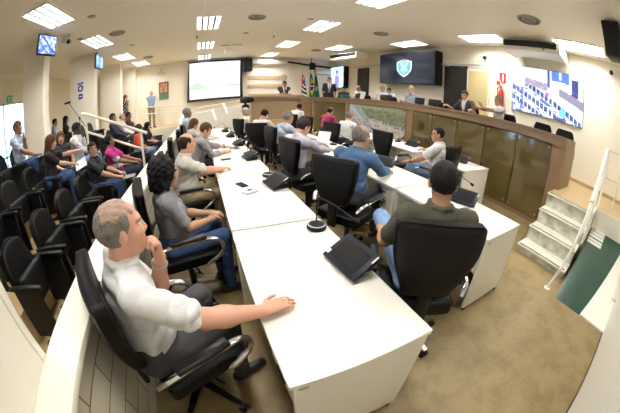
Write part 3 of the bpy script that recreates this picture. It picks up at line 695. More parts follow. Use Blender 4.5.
# video camera on tripod
t = thing('camcorder_tripod', 'black video camera on a tripod at the left end of the presiding bench', 'video camera', (1.60, 10.05, 0))
for k in range(3): a = k*2.1+.4; MB().tube([(0,0,1.25),(.30*math.cos(a),.30*math.sin(a),.01)], .03, 8).build('leg', 'plastic', t)
MB().cyl((0,0,1.15),(0,0,1.48),.05).build('centre_column', 'plastic', t); MB().rbox(-.10,.10,-.26,.20,1.46,1.68,.02,2,T=Euler((0,0,.5)).to_matrix().to_4x4()).build('camera_body', 'plastic', t)
MB().cyl((.12,-.22,1.57),(.19,-.38,1.57),.07).build('lens', 'screenoff', t); MB().tube([(0,.05,1.62),(-.02,0,1.70),(.05,-.08,1.68)], .016, 8).build('handle', 'plastic', t); MB().rbox(-.12,.14,-.08,.12,1.05,1.40,.04,1).build('battery_bag', 'plastic', t)
# ------------------------------------------------------------------ desks  (local: user sits at -x side, length along y, origin at centre of footprint)
def make_desk(label, x0, x1, y0, y1, side=1, drawers=True, near_round=False, group='white office desks'):
    W, L = (x1-x0)/2, (y1-y0)/2
    t = thing('office_desk', label, 'desk', ((x0+x1)/2, (y0+y1)/2, 0), 0, None)
    top = MB().rbox(-W, W, -L, L, .708, .738, .004, 2).build('tabletop', 'laminate', t)
    MB().rbox(-W+.02, W-.01, -L+.006, -L+.034, .03, .708, .003, 1).build('end_panel', 'laminate', t)
    MB().rbox(-W+.02, W-.01, L-.034, L-.006, .03, .708, .003, 1).build('end_panel', 'laminate', t)
    MB().box(W-.09, W-.07, -L+.034, L-.034, .25, .708).build('modesty_panel', 'laminate', t)
    for sx in (-W+.05, W-.05):
        for sy in (-L+.02, L-.02): MB().lathe([(.018,0),(.018,.02),(.01,.03)], n=12, c=(sx, sy, 0)).build('foot', 'plastic', t)
    if drawers:
        MB().rbox(-W+.05, W-.12, -L+.04, -L+.40, .42, .70, .004, 1).build('drawer_box', 'drawerwhite', t)
        for k in range(2):
            d = MB().rbox(-W+.034, -W+.05, -L+.045, -L+.395, .43+k*.135, .555+k*.135, .003, 1).build('drawer_front', 'drawerwhite', t)
            MB().rbox(-W+.022, -W+.034, -L+.16, -L+.28, .485+k*.135, .50+k*.135, .004, 1).build('handle', 'plastic', d)
            if k: MB().cyl((-W+.028,-L+.34,.66), (-W+.034,-L+.34,.66), .011).build('lock', 'steel', d)
    MB().rbox(-W+.035, -W+.075, -L+.003, -L+.007, .685, .70, .001, 1).build('maker_badge', 'steel', t)
    return t
M['drawerwhite'] = mat('drawer_grey_white', (.66,.66,.60), .4)
X0, X1 = .13, .785
yb = [.45, 1.70, 3.08, 4.46, 5.84, 7.22, 8.55]
nm = ['foreground white desk under the man\'s outstretched hand', 'white desk in front of the curly-haired woman', 'white desk where the balding man in grey-white shirt rests his arm', 'white desk of the man in grey shirt looking down', 'white desk beyond the man in grey shirt, covered with papers', 'farthest white desk of the row beside the low wall']
for i in range(6): make_desk(nm[i], X0, X1, yb[i]+.012, yb[i+1]-.012)
X0, X1 = 1.82, 2.48
yb2 = [.85, 2.09, 3.42, 4.76, 6.1, 7.4]
nm = ['white desk with end panel facing the open floor, before the man in olive', 'white desk under the elbow of the man in blue shirt', 'white desk of the man in lilac shirt reading a paper', 'white desk of the grey-haired man in pale blue shirt', 'farthest white desk of the middle row']
for i in range(5): make_desk(nm[i], X0, X1, yb2[i]+.012, yb2[i+1]-.012)
make_desk('white low cabinet desk beside the glass-fronted counter behind the man with glasses', 3.56, 4.40, 2.44, 3.02, drawers=False)
for i, (a, b, l) in enumerate(((3.72,4.95,'white desk with drawer under the hand of the man with glasses'),(4.98,6.2,'white desk beneath the painted landscape panel'),(6.24,7.5,'white desk in front of the man in crimson shirt'))): make_desk(l, 3.62, 4.28, a, b)

# ------------------------------------------------------------------ office chair (local: faces +y)
def make_chair(label, low=False):
    t = thing('office_chair', label, 'chair', (0,0,0), 0)
    def wseat(v): return (v.x, v.y, v.z + .05*(v.x/.25)**2*.4 - (.035*max(0, (v.y-.12)/.13)**2))
    MB().rbox(-.25,.25,-.23,.25,.40,.50,.035,3,warp=wseat,cuts=5).build('seat', 'leather', t)
    H = 1.08 if low else 1.10
    def wback(v):
        z = v.z-.46; y = v.y - .24 - .20*z*.55 - .05*math.sin(z*5.2)*.6 + .30*(v.x*v.x)*(1.2); k_ = min(1,max(0,(z-.10)/.42)); sq = .58+.46*k_*k_*(3-2*k_)
        if low: sq *= 1-.30*max(0,(z-.42)/.2)**2
        return (v.x*sq, y, v.z)
    b = MB().rbox(-.238,.238,-.038,.038,.63,H-.01,.03,3,warp=wback,cuts=7).build('backrest', 'leather', t)
    m = MB()
    for zz in (.90,):
        m.tube([Vector(wback(Vector((x,.037,zz)))) for x in (-.23,-.12,0,.12,.23)], .0035, 6)
    m.build('seam', 'leather', b)
    MB().rbox(-.05,.05,-.31,-.27,.40,.80,.02,2).build('back_support', 'plastic', t)
    for s in (-1, 1):
        pts = [(s*.25,-.25,.60),(s*.285,-.20,.655),(s*.295,-.08,.675),(s*.295,.08,.675),(s*.29,.19,.655),(s*.283,.245,.60),(s*.27,.24,.52),(s*.255,.15,.455),(s*.22,.10,.42)]
        a = MB().tube(smooth_path(pts, 3), .017, 10, flat=1.3).build('armrest', 'chrome', t)
        MB().rbox(s*.295-.028, s*.295+.028, -.15, .13, .683, .712, .012, 3).build('arm_pad', 'rubberpad', a)
    MB().cyl((0,0,.10),(0,0,.38),.028).cyl((0,0,.30),(0,0,.40),.04).build('gas_column', 'plastic', t)
    MB().rbox(-.12,.12,-.14,.12,.365,.40,.01,1).tube([(.1,0,.38),(.27,.05,.37)], .007, 6).build('tilt_mechanism', 'plastic', t)
    for k in range(5):
        a = k*2*PI/5+.3; c, s = math.cos(a), math.sin(a); R = Matrix.Rotation(a, 4, 'Z')
        lg = MB().add([R @ Vector(p) for p in ((.02,-.028,.135),(.02,.028,.135),(.02,.028,.09),(.02,-.028,.09),(.31,-.016,.085),(.31,.016,.085),(.31,.016,.06),(.31,-.016,.06))],
            [(0,1,5,4),(2,3,7,6),(1,2,6,5),(3,0,4,7),(4,5,6,7),(0,3,2,1)]).build('base_leg', 'chrome', t)
        w = MB()
        for d in (-.018, .018): w.tube([R @ Vector((.30,d-.009,.028)), R @ Vector((.30,d+.009,.028))], .028, 14)
        w.tube([R @ Vector((.30,0,.03)), R @ Vector((.30,0,.07))], .01, 8); w.build('caster', 'plastic', lg)
    return t
def smooth_path(pts, n=4):
    P = [Vector(p) for p in pts]; out = []
    for i in range(len(P)-1):
        p0 = P[max(i-1,0)]; p1 = P[i]; p2 = P[i+1]; p3 = P[min(i+2,len(P)-1)]
        for k in range(n):
            t = k/n; out.append(.5*((2*p1)+(p2-p0)*t+(2*p0-5*p1+4*p2-p3)*t*t+(3*p1-p0-3*p2+p3)*t**3))
    out.append(P[-1]); return out
M['rubberpad'] = mat('arm_pad_black', (.010,.010,.011), .36, spec=.35)
CH = make_chair('black leather office chair with chrome arms under the man in the foreground')
used = [False]
def chair(x, y, a, label, z=0, src=None):
    if src is None and not used[0]: used[0] = True; CH.location = (x,y,z); CH.rotation_euler = (0,0,az(a)); CH['label'] = label; return CH
    return dup(src or CH, (x,y,z), az(a), label)
# ------------------------------------------------------------------ auditorium seat (local: faces +y, seat folded up)
def make_aud(label, folded=True):
    t = thing('auditorium_seat', label, 'seat', (0,0,0), 0)
    def wb(v):
        z = v.z-.42; k = max(0, (z-.26)/.24); x = v.x*(1-.30*k**2.2); return (x, v.y-.20-.26*z*.62+.22*v.x*v.x, v.z-.05*(v.x/.22)**2*k)
    MB().rbox(-.225,.225,-.04,.04,.42,.92,.035,3,warp=wb,cuts=6).build('backrest', 'leather2', t)
    MB().rbox(-.21,.21,-.052,-.035,.40,.86,.01,1,warp=wb,cuts=4).build('back_shell', 'plastic', t)
    if folded: MB().rbox(-.215,.215,-.04,.055,.34,.655,.035,3,T=Matrix.Translation((0,-.05,0)) @ Euler((.10,0,0)).to_matrix().to_4x4(), cuts=2).build('folding_seat', 'leather2', t)
    else: MB().rbox(-.215,.215,-.19,.24,.38,.47,.035,3,cuts=2).build('folding_seat', 'leather2', t)
    for s in (-1, 1):
        f = MB().rbox(s*.262-.012, s*.262+.012, -.20,.16,.10,.60,.01,1).rbox(s*.262-.03, s*.262+.03, -.16,.14,.0,.025,.006,1).rbox(s*.262-.02, s*.262+.02,-.04,.04,.02,.2,.006,1).build('side_frame', 'plastic', t)
        MB().rbox(s*.262-.026, s*.262+.026, -.24,.20,.595,.635,.017,3,warp=lambda v: (v.x, v.y, v.z+.02*math.cos(v.y*5)-.02),cuts=3).build('arm_pad', 'rubberpad', f)
    return t
AF = make_aud('x'); AO = make_aud('x', False)
AO.location = (0,0,0)
ausedF = [0]; ausedO = [0]
def aseat(x, y, z, label, folded=True, a=90, group=None):
    src, us = (AF, ausedF) if folded else (AO, ausedO)
    if not us[0]: us[0] = 1; src.location = (x,y,z); src.rotation_euler = (0,0,az(a)); src['label'] = label; o = src
    else: o = dup(src, (x,y,z), az(a), label)
    if group: o['group'] = group
    return o
R1, R2, R3 = -1.67, -2.48, -3.32
ordn = ['first','second','third','fourth','fifth','sixth','seventh','eighth','ninth','tenth','eleventh','twelfth']
# row next to the low wall
y = 1.05
r1 = [1.72, 2.36, 3.01, 3.66]
for k, yy in enumerate(r1): aseat(R1, yy, 0, 'empty black auditorium seat beside the low white wall, %s from the near end' % ordn[k], group='auditorium seats along the low wall')
for yy, who in ((4.26,'the woman in black polo shirt'),(4.98,'the young man in magenta polo shirt'),(6.95,'the woman in orange top'),(8.2,'the dark-haired girl in black dress')): aseat(R1, yy, 0, 'black auditorium seat occupied by '+who, False)
for k, (yy, l) in enumerate(((8.95,'empty black auditorium seat just past the dark-haired girl'),(9.6,'empty black auditorium seat at the far end of the row by the low wall'),(7.58,'black auditorium seat between the woman in orange and the dark-haired girl'))): aseat(R1, yy, 0, l)
for k, yy in enumerate((2.10, 2.74, 3.36)): aseat(R2, yy, .33, 'empty black auditorium seat in the second row, %s from the near end' % ordn[k], group='auditorium seats of the second row')
for yy, who in ((3.95,'the long-haired woman pointing at papers'),(4.50,'the woman with wavy brown hair'),(5.05,'the man in white shirt holding his chin'),(7.55,'the man in navy jacket'),(8.35,'the bald man in white shirt'),(9.05,'the man in dark red patterned shirt')): aseat(R2, yy, .33, 'black auditorium seat occupied by '+who, False)
for yy, l in ((6.85,'empty auditorium seat in front of the second pillar, near the handrail'),(9.75,'empty rounded auditorium seat past the man in patterned shirt'),(10.4,'empty rounded auditorium seat at the far end of the second row')): aseat(R2, yy, .33, l)
for k, yy in enumerate((2.82, 3.44)): aseat(R3, yy, .66, 'empty black auditorium seat in the third row, %s from the photo edge' % ordn[k], group='auditorium seats of the third row')
aseat(R3, 4.06, .66, 'black auditorium seat occupied by the man in pale shirt by the glazed opening', False)
for yy, l in ((7.3,'dark auditorium seat right behind the navy-jacketed man'),(7.95,'dark auditorium seat of the third row against the pillar')): aseat(R3, yy, .66, l)

# ------------------------------------------------------------------ office chairs
chair(-.29, .98, 61, 'black office chair with chrome arms under the old man in the foreground')
chair(-.25, 2.02, 76, 'black office chair with black arms under the curly-haired woman')
chair(-.22, 3.15, 80, 'black office chair under the balding man behind the curly-haired woman')
chair(-.26, 4.50, 85, 'black office chair hidden behind the man in grey shirt')
chair(-.24, 5.85, 84, 'black office chair in front of the low wall, left of the brown-haired woman')
chair(-.26, 7.15, 84, 'black office chair under the distant grey-haired man at the end of the row')
chair(1.17, .99, 32, 'large black office chair seen from behind under the man in olive shirt')
chair(1.38, 2.26, 64, 'black office chair seen from behind under the man in blue shirt')
chair(1.36, 3.36, 80, 'black high-backed office chair of the man in lilac shirt')
chair(1.50, 4.85, 82, 'black office chair turned sideways next to the grey-haired man in pale blue')
chair(1.30, 5.95, 35, 'black wide-backed office chair under the man in pale pink shirt')
chair(1.22, 7.38, 66, 'black office chair under the white-haired man near the tripod')
chair(3.30, 3.95, 85, 'empty black office chair before the white desk below the painted landscape')
chair(3.32, 2.85, -15, 'black office chair with raised curved back under the man with glasses')
chair(2.95, 5.35, 75, 'black office chair of the white-shirted man with raised papers')
chair(3.10, 7.15, 75, 'black office chair under the man in crimson shirt')
chair(3.05, 8.35, 70, 'black office chair beside the white bench return, far middle of the room')
CHL = make_chair('x', True)
CHL['label'] = 'black low-backed chair on the platform between the councillor in black and the far black door'; CHL.location = (6.0, 9.6, .75); CHL.rotation_euler = (0,0,az(-110))
for x, y, a, l in ((5.95,2.10,-90,'black chair on the platform below the meeting display, farther of two'),(5.95,1.50,-90,'black chair on the platform below the meeting display, nearest the stairs'),
  (5.85,3.1,-75,'black swivel chair behind the gesturing man in white shirt'),(5.75,4.12,-90,'dark chair under the seated man in dark suit'),(5.95,5.25,-90,'empty dark chair beside the blond man before the black door'),
  (5.75,6.2,-90,'dark chair under the blond man in pale blue shirt'),(5.8,7.5,-90,'dark chair under the grey-haired councillor in profile'),(5.75,9.0,-90,'dark chair under the councillor in white shirt by the far black door'),(5.6,10.15,-130,'dark chair under the councillor in black and teal top')):
    chair(x, y, a, l, z=.75, src=CHL)

# ------------------------------------------------------------------ desk devices
def make_mic(label, x, y, rz, z=.738, reach=.17, low=False):
    t = thing('gooseneck_microphone', label, 'microphone', (x,y,z), rz)
    MB().lathe([(.066,0),(.070,.006),(.069,.022),(.058,.034),(.03,.040),(.0,.041)], 28).build('base', 'bluegrey', t)
    MB().lathe([(.058,.026),(.062,.030),(.058,.0345)], 28).build('base_ring', 'silver', t)
    MB().rbox(-.018,.018,-.045,-.028,.033,.037,.002,1).build('talk_button', 'silver', t)
    pts = [(0,.02,.03),(0,.03,.10),(.0,.025,.17),(.02,.0,.215),(.06,-.03,.215),(.06+reach*.5,-.07,.17),(.06+reach,-.12,.12)]
    MB().tube(smooth_path(pts, 4), .0045, 8).build('gooseneck', 'plastic', t)
    a, b = Vector(pts[-1]), Vector(pts[-2]); d = (a-b).normalized()
    MB().tube([a-d*.01, a+d*.005, a+d*.03, a+d*.045], [.008,.015,.015,.006], 12).build('foam_head', 'foam', t)
    return t
MC = make_mic('conference microphone with round black base and bent gooseneck on the foreground desk', .70, 1.55, math.radians(-18))
def mic(x, y, a, label, z=.738): return dup(MC, (x,y,z), math.radians(a), label)
mic(.70, 2.90, -40, 'round based conference microphone on the desk of the curly-haired woman')
mic(.68, 4.20, -30, 'round based microphone at the edge of the balding man\'s desk')
mic(.66, 5.45, -30, 'round based microphone on the grey-shirted man\'s desk')
mic(.66, 6.7, -60, 'round based microphone on the paper-covered desk')
mic(.62, 7.9, 200, 'round based microphone on the farthest desk beside the low wall')
mic(2.40, 1.80, -6, 'gooseneck microphone whose black head floats over the olive-shirted man\'s desk')
mic(2.35, 4.55, 0, 'gooseneck microphone on the desk between the lilac and blue shirts')
mic(4.1, 4.75, 180, 'gooseneck microphone on the desk below the painted landscape')
mic(4.1, 3.85, 60, 'gooseneck microphone near the hand of the man with glasses')
mic(2.3, 5.95, 0, 'gooseneck microphone on the desk of the man in pale blue')
mic(4.05, 6.1, 30, 'gooseneck microphone at the far end below the painted landscape')
def make_terminal(label, x, y, rz, z=.738):
    """tilted voting terminal; local: operator at -x"""
    t = thing('voting_terminal', label, 'tablet', (x,y,z), rz)
    T = Matrix.Translation((0,0,.066)) @ Euler((0,-.50,0)).to_matrix().to_4x4()
    MB().rbox(-.10,.10,-.150,.150,-.012,.012,.008,2,T=T).build('case', 'bluegrey', t)
    MB().rbox(-.070,.065,-.115,.115,.0115,.0145,.002,1,T=T).build('screen', 'screenoff', t)
    m = MB()
    for k in range(13): m.box(-.066+k*.0105,-.0645+k*.0105,-.11,.11,.0146,.0152,T=T)
    m.build('screen_grooves', 'plastic', t)
    MB().rbox(-.075,-.045,0.120,.150,.012,.0155,.001,1,T=T).build('sticker', 'paper', t)
    MB().rbox(.035,.085,-.150,-.138,.012,.014,.001,1,T=T).build('button_strip', 'silver', t)
    MB().rbox(-.03,.085,-.10,.10,0,.05,.008,2).build('stand', 'bluegrey', t)
    return t
MT = make_terminal('black tilted voting terminal on the foreground desk near the outstretched hand', .69, 1.06, math.radians(6))
def term(x, y, a, label, z=.738): return dup(MT, (x,y,z), math.radians(a), label)
term(.68, 2.52, 8, 'black tilted terminal on the curly-haired woman\'s desk')
term(.66, 3.85, 8, 'tilted terminal at the corner of the balding man\'s desk')
term(.66, 5.1, 8, 'tilted terminal beside the grey-shirted man\'s papers')
term(.64, 6.35, 8, 'tilted terminal on the paper-covered desk')
term(.62, 7.5, 8, 'tilted terminal on the farthest desk beside the low wall')
term(2.28, 1.50, 20, 'tilted black terminal in front of the man in olive shirt')
term(2.32, 2.92, 30, 'large dark terminal lying beside the blue-shirted man\'s elbow')
term(4.08, 4.25, 10, 'dark tilted terminal near the wooden post on the desk of the man with glasses')
term(4.05, 5.3, 10, 'dark tilted terminal on the desk beneath the painted landscape')
term(4.1, 2.9, 10, 'small dark terminal on the low cabinet beside the glass-fronted counter', .738)
# laptops / monitors on the dais
def monitor(label, x, y, a, z=CT, w=.42):
    t = thing('desk_monitor', label, 'monitor', (x,y,z), math.radians(a))   # local: back faces +y... screen faces -y
    T = Matrix.Translation((0,0,.10)) @ Euler((.12,0,0)).to_matrix().to_4x4()
    MB().rbox(-w/2,w/2,-.012,.012,-.085,.085,.006,2,T=T).build('panel', 'plastic', t)
    MB().rbox(-.03,.03,-.02,.02,.0,.1,.005,1).build('stem', 'plastic', t); MB().rbox(-.11,.11,-.07,.07,0,.012,.004,1).build('foot', 'plastic', t)
    return t
for x, y, a, l, w in ((4.62,9.75,40,'black monitor beside the standing man in suit',.34),(4.86,9.1,60,'dark laptop in front of the councillor in black and teal',.34),(5.05,8.1,85,'dark monitor between the two white-shirted councillors',.34),
   (5.22,6.75,88,'wide low black monitor beside the elbow of the blond man',.58),(5.25,5.30,90,'black monitor between the blond man and the empty dark chair',.36),(5.25,4.75,88,'black monitor in front of the empty dark chair',.44)): monitor(l, x, y, a, CT, w)
# small things on the desks
def small(name, label, cat, mb, m, loc, rz=0, group=None):
    o = mb.build(name, m, None, loc, (0,0,rz)); tag(o, label, cat, group); return o
t = thing('mobile_phone', 'black mobile phone on the curly-haired woman\'s desk', 'phone', (.36,2.68,.738), .35)
MB().rbox(-.038,.038,-.078,.078,0,.011,.005,3).build('case', 'plastic', t); MB().rbox(-.033,.033,-.07,.07,.0108,.0116,.001,1).build('screen', 'screenoff', t)
t = dup(t, (.32,3.98,.738), math.radians(-80), 'black mobile phone on the desk below the grey-shirted man\'s hand')
t = thing('card_reader', 'small white device with blue mark on a paper sheet', 'device', (.40,2.42,.741), .55)
MB().rbox(-.075,.075,-.05,.05,0,.028,.008,3).build('case', mat('device_grey_white', (.66,.64,.66), .4), t); MB().rbox(-.03,.02,-.015,.015,.0275,.029,.002,1).build('logo', 'blueplate', t)
small('paper_sheet', 'thin white paper sheet under the small white device', 'paper', MB().box(-.15,.15,-.105,.105,0,.002), 'paper', (.44,2.40,.7385), .5)
k = 0
for x, y, r, l in ((.42,4.85,.2,'white paper under the grey-shirted man\'s fingers'),(.40,5.25,.5,'loose white paper beyond the grey-shirted man\'s hand'),(.35,6.2,.1,'white paper sheet on the desk beside the brown-haired woman'),(.42,6.75,-.3,'second white paper on the paper-covered desk'),(.4,7.6,.2,'white paper on the farthest desk of the left row'),
   (2.1,2.72,.3,'white paper under the arm of the man in blue shirt'),(2.05,4.0,-.5,'white paper on the desk before the lilac shirt'),(2.1,4.45,.1,'pale yellow-edged folder on the desk beyond the lilac shirt'),(2.1,5.3,.4,'white paper on the desk of the grey-haired man in pale blue'),(3.95,5.6,.3,'white papers spread on the desk beneath the painted landscape'),(4.0,4.5,.6,'white papers between terminal and microphone below the landscape')):
    small('paper_sheet', l, 'paper', MB().box(-.105,.105,-.148,.148,0,.002), 'paper', (x,y,.7385), r)
# notebook of grey shirt man
t = thing('laptop', 'small grey laptop under the grey-shirted man\'s wristwatch hand', 'laptop', (.56,4.78,.738), math.radians(95))
MB().rbox(-.12,.12,-.08,.08,0,.016,.005,2).build('base', 'silver', t); MB().rbox(-.105,.105,-.06,.03,.0155,.018,.001,1).build('keyboard', 'plastic', t)
# waste bin
t = thing('waste_bin', 'shiny steel waste bin under the desk beside the olive-shirted man', 'bin', (1.88,1.03,0))
MB().lathe([(.105,0),(.11,.01),(.118,.27),(.122,.28),(.116,.28),(.108,.02),(.0,.018)], 32).build('body', 'steel', t)
MB().lathe([(.119,.27),(.126,.275),(.126,.29),(.115,.29)], 32).build('rim', 'plastic', t)
t = thing('platform_bin', 'black topped bin standing behind the wood end of the counter', 'bin', (6.25,1.32,.75))
MB().lathe([(.11,0),(.12,.45),(.12,.52)], 24).build('body', 'laminate', t); MB().lathe([(.125,.52),(.125,.70),(.06,.74)], 24).build('lid', 'plastic', t)
# ------------------------------------------------------------------ people: bodies grown as one smooth surface from blended limbs
f32 = np.float32
def rc(a, b, ra, rb, k=.02, op=1): return ('rc', np.array(a, float), np.array(b, float), ra, rb, k, op)
def el(c, r, R=None, k=.02, op=1): return ('el', np.array(c, float), np.array(r, float), np.eye(3) if R is None else np.array(R, float), 0, k, op)
def build_field(prims, vox, pad=.03):
    lo = np.full(3, 1e9); hi = -lo
    for p in prims:
        if p[6] < 0: continue
        if p[0] == 'rc':
            m = max(p[3], p[4]); lo = np.minimum(lo, np.minimum(p[1], p[2])-m); hi = np.maximum(hi, np.maximum(p[1], p[2])+m)
        else: m = p[2].max(); lo = np.minimum(lo, p[1]-m); hi = np.maximum(hi, p[1]+m)
    lo -= pad; hi += pad; n = np.ceil((hi-lo)/vox).astype(int)+1
    F = np.full(n, 1.0, f32); ax = [lo[i]+vox*np.arange(n[i]) for i in range(3)]
    for t, A, B, C, D, k, op in prims:
        if t == 'rc': m = max(C, D); l = np.minimum(A, B)-m; h = np.maximum(A, B)+m
        else: m = B.max(); l = A-m; h = A+m
        g = k+2.5*vox
        i0 = np.clip(np.floor((l-g-lo)/vox).astype(int), 0, n); i1 = np.clip(np.ceil((h+g-lo)/vox).astype(int)+1, 0, n)
        if (i1 <= i0).any(): continue
        X = ax[0][i0[0]:i1[0]][:, None, None].astype(f32); Y = ax[1][i0[1]:i1[1]][None, :, None].astype(f32); Z = ax[2][i0[2]:i1[2]][None, None, :].astype(f32)
        if t == 'rc':
            ba = B-A; L2 = float(ba @ ba)+1e-12
            px, py, pz = X-f32(A[0]), Y-f32(A[1]), Z-f32(A[2])
            tt = np.clip((px*f32(ba[0])+py*f32(ba[1])+pz*f32(ba[2]))/f32(L2), 0, 1)
            d = np.sqrt((px-tt*f32(ba[0]))**2+(py-tt*f32(ba[1]))**2+(pz-tt*f32(ba[2]))**2) - (f32(C)+tt*f32(D-C))
        else:
            px, py, pz = X-f32(A[0]), Y-f32(A[1]), Z-f32(A[2]); R = C
            q = [(px*f32(R[0,i])+py*f32(R[1,i])+pz*f32(R[2,i])) for i in range(3)]
            k0 = np.sqrt(sum((q[i]/f32(B[i]))**2 for i in range(3)))+1e-6; k1 = np.sqrt(sum((q[i]/f32(B[i]**2))**2 for i in range(3)))+1e-6
            d = k0*(k0-1)/k1
        S_ = F[i0[0]:i1[0], i0[1]:i1[1], i0[2]:i1[2]]
        if op > 0: hh = np.maximum(k-np.abs(S_-d), 0)/k; r = np.minimum(S_, d)-hh*hh*k*.25
        else: d = -d; hh = np.maximum(k-np.abs(S_-d), 0)/k; r = np.maximum(S_, d)+hh*hh*k*.25
        F[i0[0]:i1[0], i0[1]:i1[1], i0[2]:i1[2]] = r
    return F, lo, ax
def surface(F, lo, vox):
    s = F < 0
    c = np.zeros(np.array(F.shape)-1, np.int8)
    for i in (0,1):
        for j in (0,1):
            for k in (0,1): c += s[i:F.shape[0]-1+i, j:F.shape[1]-1+j, k:F.shape[2]-1+k]
    cells = np.argwhere((c > 0) & (c < 8)); idx = np.full(c.shape, -1, np.int32); idx[tuple(cells.T)] = np.arange(len(cells))
    cor = np.array([(i,j,k) for i in (0,1) for j in (0,1) for k in (0,1)])
    val = np.stack([F[tuple((cells+o).T)] for o in cor], 1)
    acc = np.zeros((len(cells), 3)); cnt = np.zeros(len(cells))
    for a in range(8):
        for b in range(a+1, 8):
            if np.abs(cor[a]-cor[b]).sum() != 1: continue
            m = (val[:, a] < 0) != (val[:, b] < 0); t = val[m, a]/(val[m, a]-val[m, b])
            acc[m] += cor[a]+(cor[b]-cor[a])*t[:, None]; cnt[m] += 1
    V = lo+vox*(cells+acc/cnt[:, None]); Q = []
    for axn in range(3):
        u, v = (axn+1) % 3, (axn+2) % 3; sl0 = [slice(None)]*3; sl1 = [slice(None)]*3; sl0[axn] = slice(0, -1); sl1[axn] = slice(1, None)
        e = np.argwhere(s[tuple(sl0)] != s[tuple(sl1)]); e = e[(e[:, u] > 0) & (e[:, v] > 0) & (e[:, u] < F.shape[u]-1) & (e[:, v] < F.shape[v]-1)]
        if not len(e): continue
        eu = np.zeros(3, int); eu[u] = 1; ev = np.zeros(3, int); ev[v] = 1
        q = np.stack([idx[tuple((e-o).T)] for o in (eu+ev, ev, 0*eu, eu)], 1); inside = s[tuple(e.T)]
        q[~inside] = q[~inside][:, ::-1]; Q.append(q)
    return V, np.concatenate(Q)
def mesh_from(name, V, Q, mats, parent, mi=None):
    me = bpy.data.meshes.new(name); n = len(Q)
    me.vertices.add(len(V)); me.vertices.foreach_set('co', V.astype(f32).ravel()); me.loops.add(4*n); me.loops.foreach_set('vertex_index', Q.astype(np.int32).ravel())
    me.polygons.add(n); me.polygons.foreach_set('loop_start', np.arange(n, dtype=np.int32)*4); me.polygons.foreach_set('loop_total', np.full(n, 4, np.int32))
    me.polygons.foreach_set('use_smooth', np.ones(n, bool))
    for m in mats: me.materials.append(m)
    if mi is not None: me.polygons.foreach_set('material_index', mi.astype(np.int32))
    me.update(calc_edges=True); me.validate()
    o = bpy.data.objects.new(name, me); COL.objects.link(o); o.parent = parent; return o
def grow(name, prims, vox, mats, parent, clip=None, wrinkle=0, seed=0, classify=None):
    F, lo, ax = build_field(prims, vox)
    X = ax[0][:, None, None].astype(f32); Y = ax[1][None, :, None].astype(f32); Z = ax[2][None, None, :].astype(f32)
    if wrinkle:
        r = random.Random(seed)
        for k in range(3):
            a, b, c, ph = r.uniform(-38,38), r.uniform(-38,38), r.uniform(25,60), r.uniform(0,6)
            w_ = np.sin(X*f32(a*.6)+Y*f32(b*.6)+Z*f32(c*.45)+f32(ph)+1.8*np.sin(Z*11+X*9+f32(k))+1.2*np.sin(Y*13-Z*5))
            F += f32(wrinkle)*(1-np.abs(w_)-.45)*np.clip(np.sin(X*7+Y*9-Z*6+f32(ph*2))+.6, 0, 1)
    if clip is not None: F = clip(F, X, Y, Z)
    V, Q = surface(F.astype(f32), lo, vox); mi = None
    if classify is not None: mi = classify(V[Q].mean(1))
    return mesh_from(name, V, Q, mats, parent, mi)

def cmat(name, c, rough=.8, var=.0, **k): return mat(name, c, rough, var=var or .4, vscale=14, col2=tuple(x*.86 for x in c), bump=.5, bscale=7, **k)
SK = dict(light=mat('skin_light', (.60,.36,.25), .5, spec=.4), tan=mat('skin_tan', (.44,.25,.155), .5, spec=.4), pink=mat('skin_pink', (.62,.33,.23), .48, spec=.4), brown=mat('skin_brown', (.28,.145,.085), .5, spec=.4), dark=mat('skin_dark', (.075,.04,.028), .45, spec=.4))
LIP = dict(light=mat('lip_light', (.42,.16,.12), .5), dark=mat('lip_dark', (.10,.035,.03), .5))
HAIR = dict(black=mat('hair_black', (.006,.005,.005), .55, bump=.5, bscale=90, stretch=(3,3,1)), darkbrown=mat('hair_dark_brown', (.035,.019,.012), .55, bump=.5, bscale=90), brown=mat('hair_brown', (.085,.04,.02), .55, bump=.5, bscale=90),
   red=mat('hair_red_brown', (.12,.045,.02), .5, bump=.5, bscale=90), grey=mat('hair_grey', (.30,.27,.24), .7, bump=.6, bscale=120, var=.8, vscale=30, col2=(.09,.075,.065)), white=mat('hair_white', (.55,.52,.46), .7, bump=.5, bscale=120, var=.7, vscale=25, col2=(.34,.31,.27)), blond=mat('hair_blond', (.50,.37,.20), .6, bump=.5, bscale=120), balding=mat('hair_dark_grey', (.10,.085,.075), .7, bump=.6, bscale=120, var=.7, vscale=25, col2=(.04,.034,.03)))
for h_ in HAIR.values(): h_.node_tree.nodes['Principled BSDF'].inputs['Specular IOR Level'].default_value = .2
SPARSE = mat('hair_sparse_over_scalp', (.42,.27,.20), .55, bump=.4, bscale=120, var=.8, vscale=40, col2=(.24,.17,.13))
EYEW = mat('eye_white', (.75,.72,.68), .2); EYED = mat('eye_dark', (.03,.018,.012), .15)
def nrm(v): v = np.array(v, float); return v/(np.linalg.norm(v)+1e-12)
def rx(a): c, s = math.cos(a), math.sin(a); return np.array([[1,0,0],[0,c,-s],[0,s,c]])
def ry(a): c, s = math.cos(a), math.sin(a); return np.array([[c,0,s],[0,1,0],[-s,0,c]])
def rzm(a): c, s = math.cos(a), math.sin(a); return np.array([[c,-s,0],[s,c,0],[0,0,1]])
def ik(a, c, l1, l2, pole):
    d = c-a; L = np.linalg.norm(d); 
    if L > (l1+l2)*.985: c = a+d/L*(l1+l2)*.985; d = c-a; L = np.linalg.norm(d)
    u = d/L; x = (l1*l1-l2*l2+L*L)/(2*L); h = math.sqrt(max(l1*l1-x*x, 0)); p = np.array(pole, float); p = nrm(p-u*(p @ u)); return a+u*x+p*h, c
HEADS = []
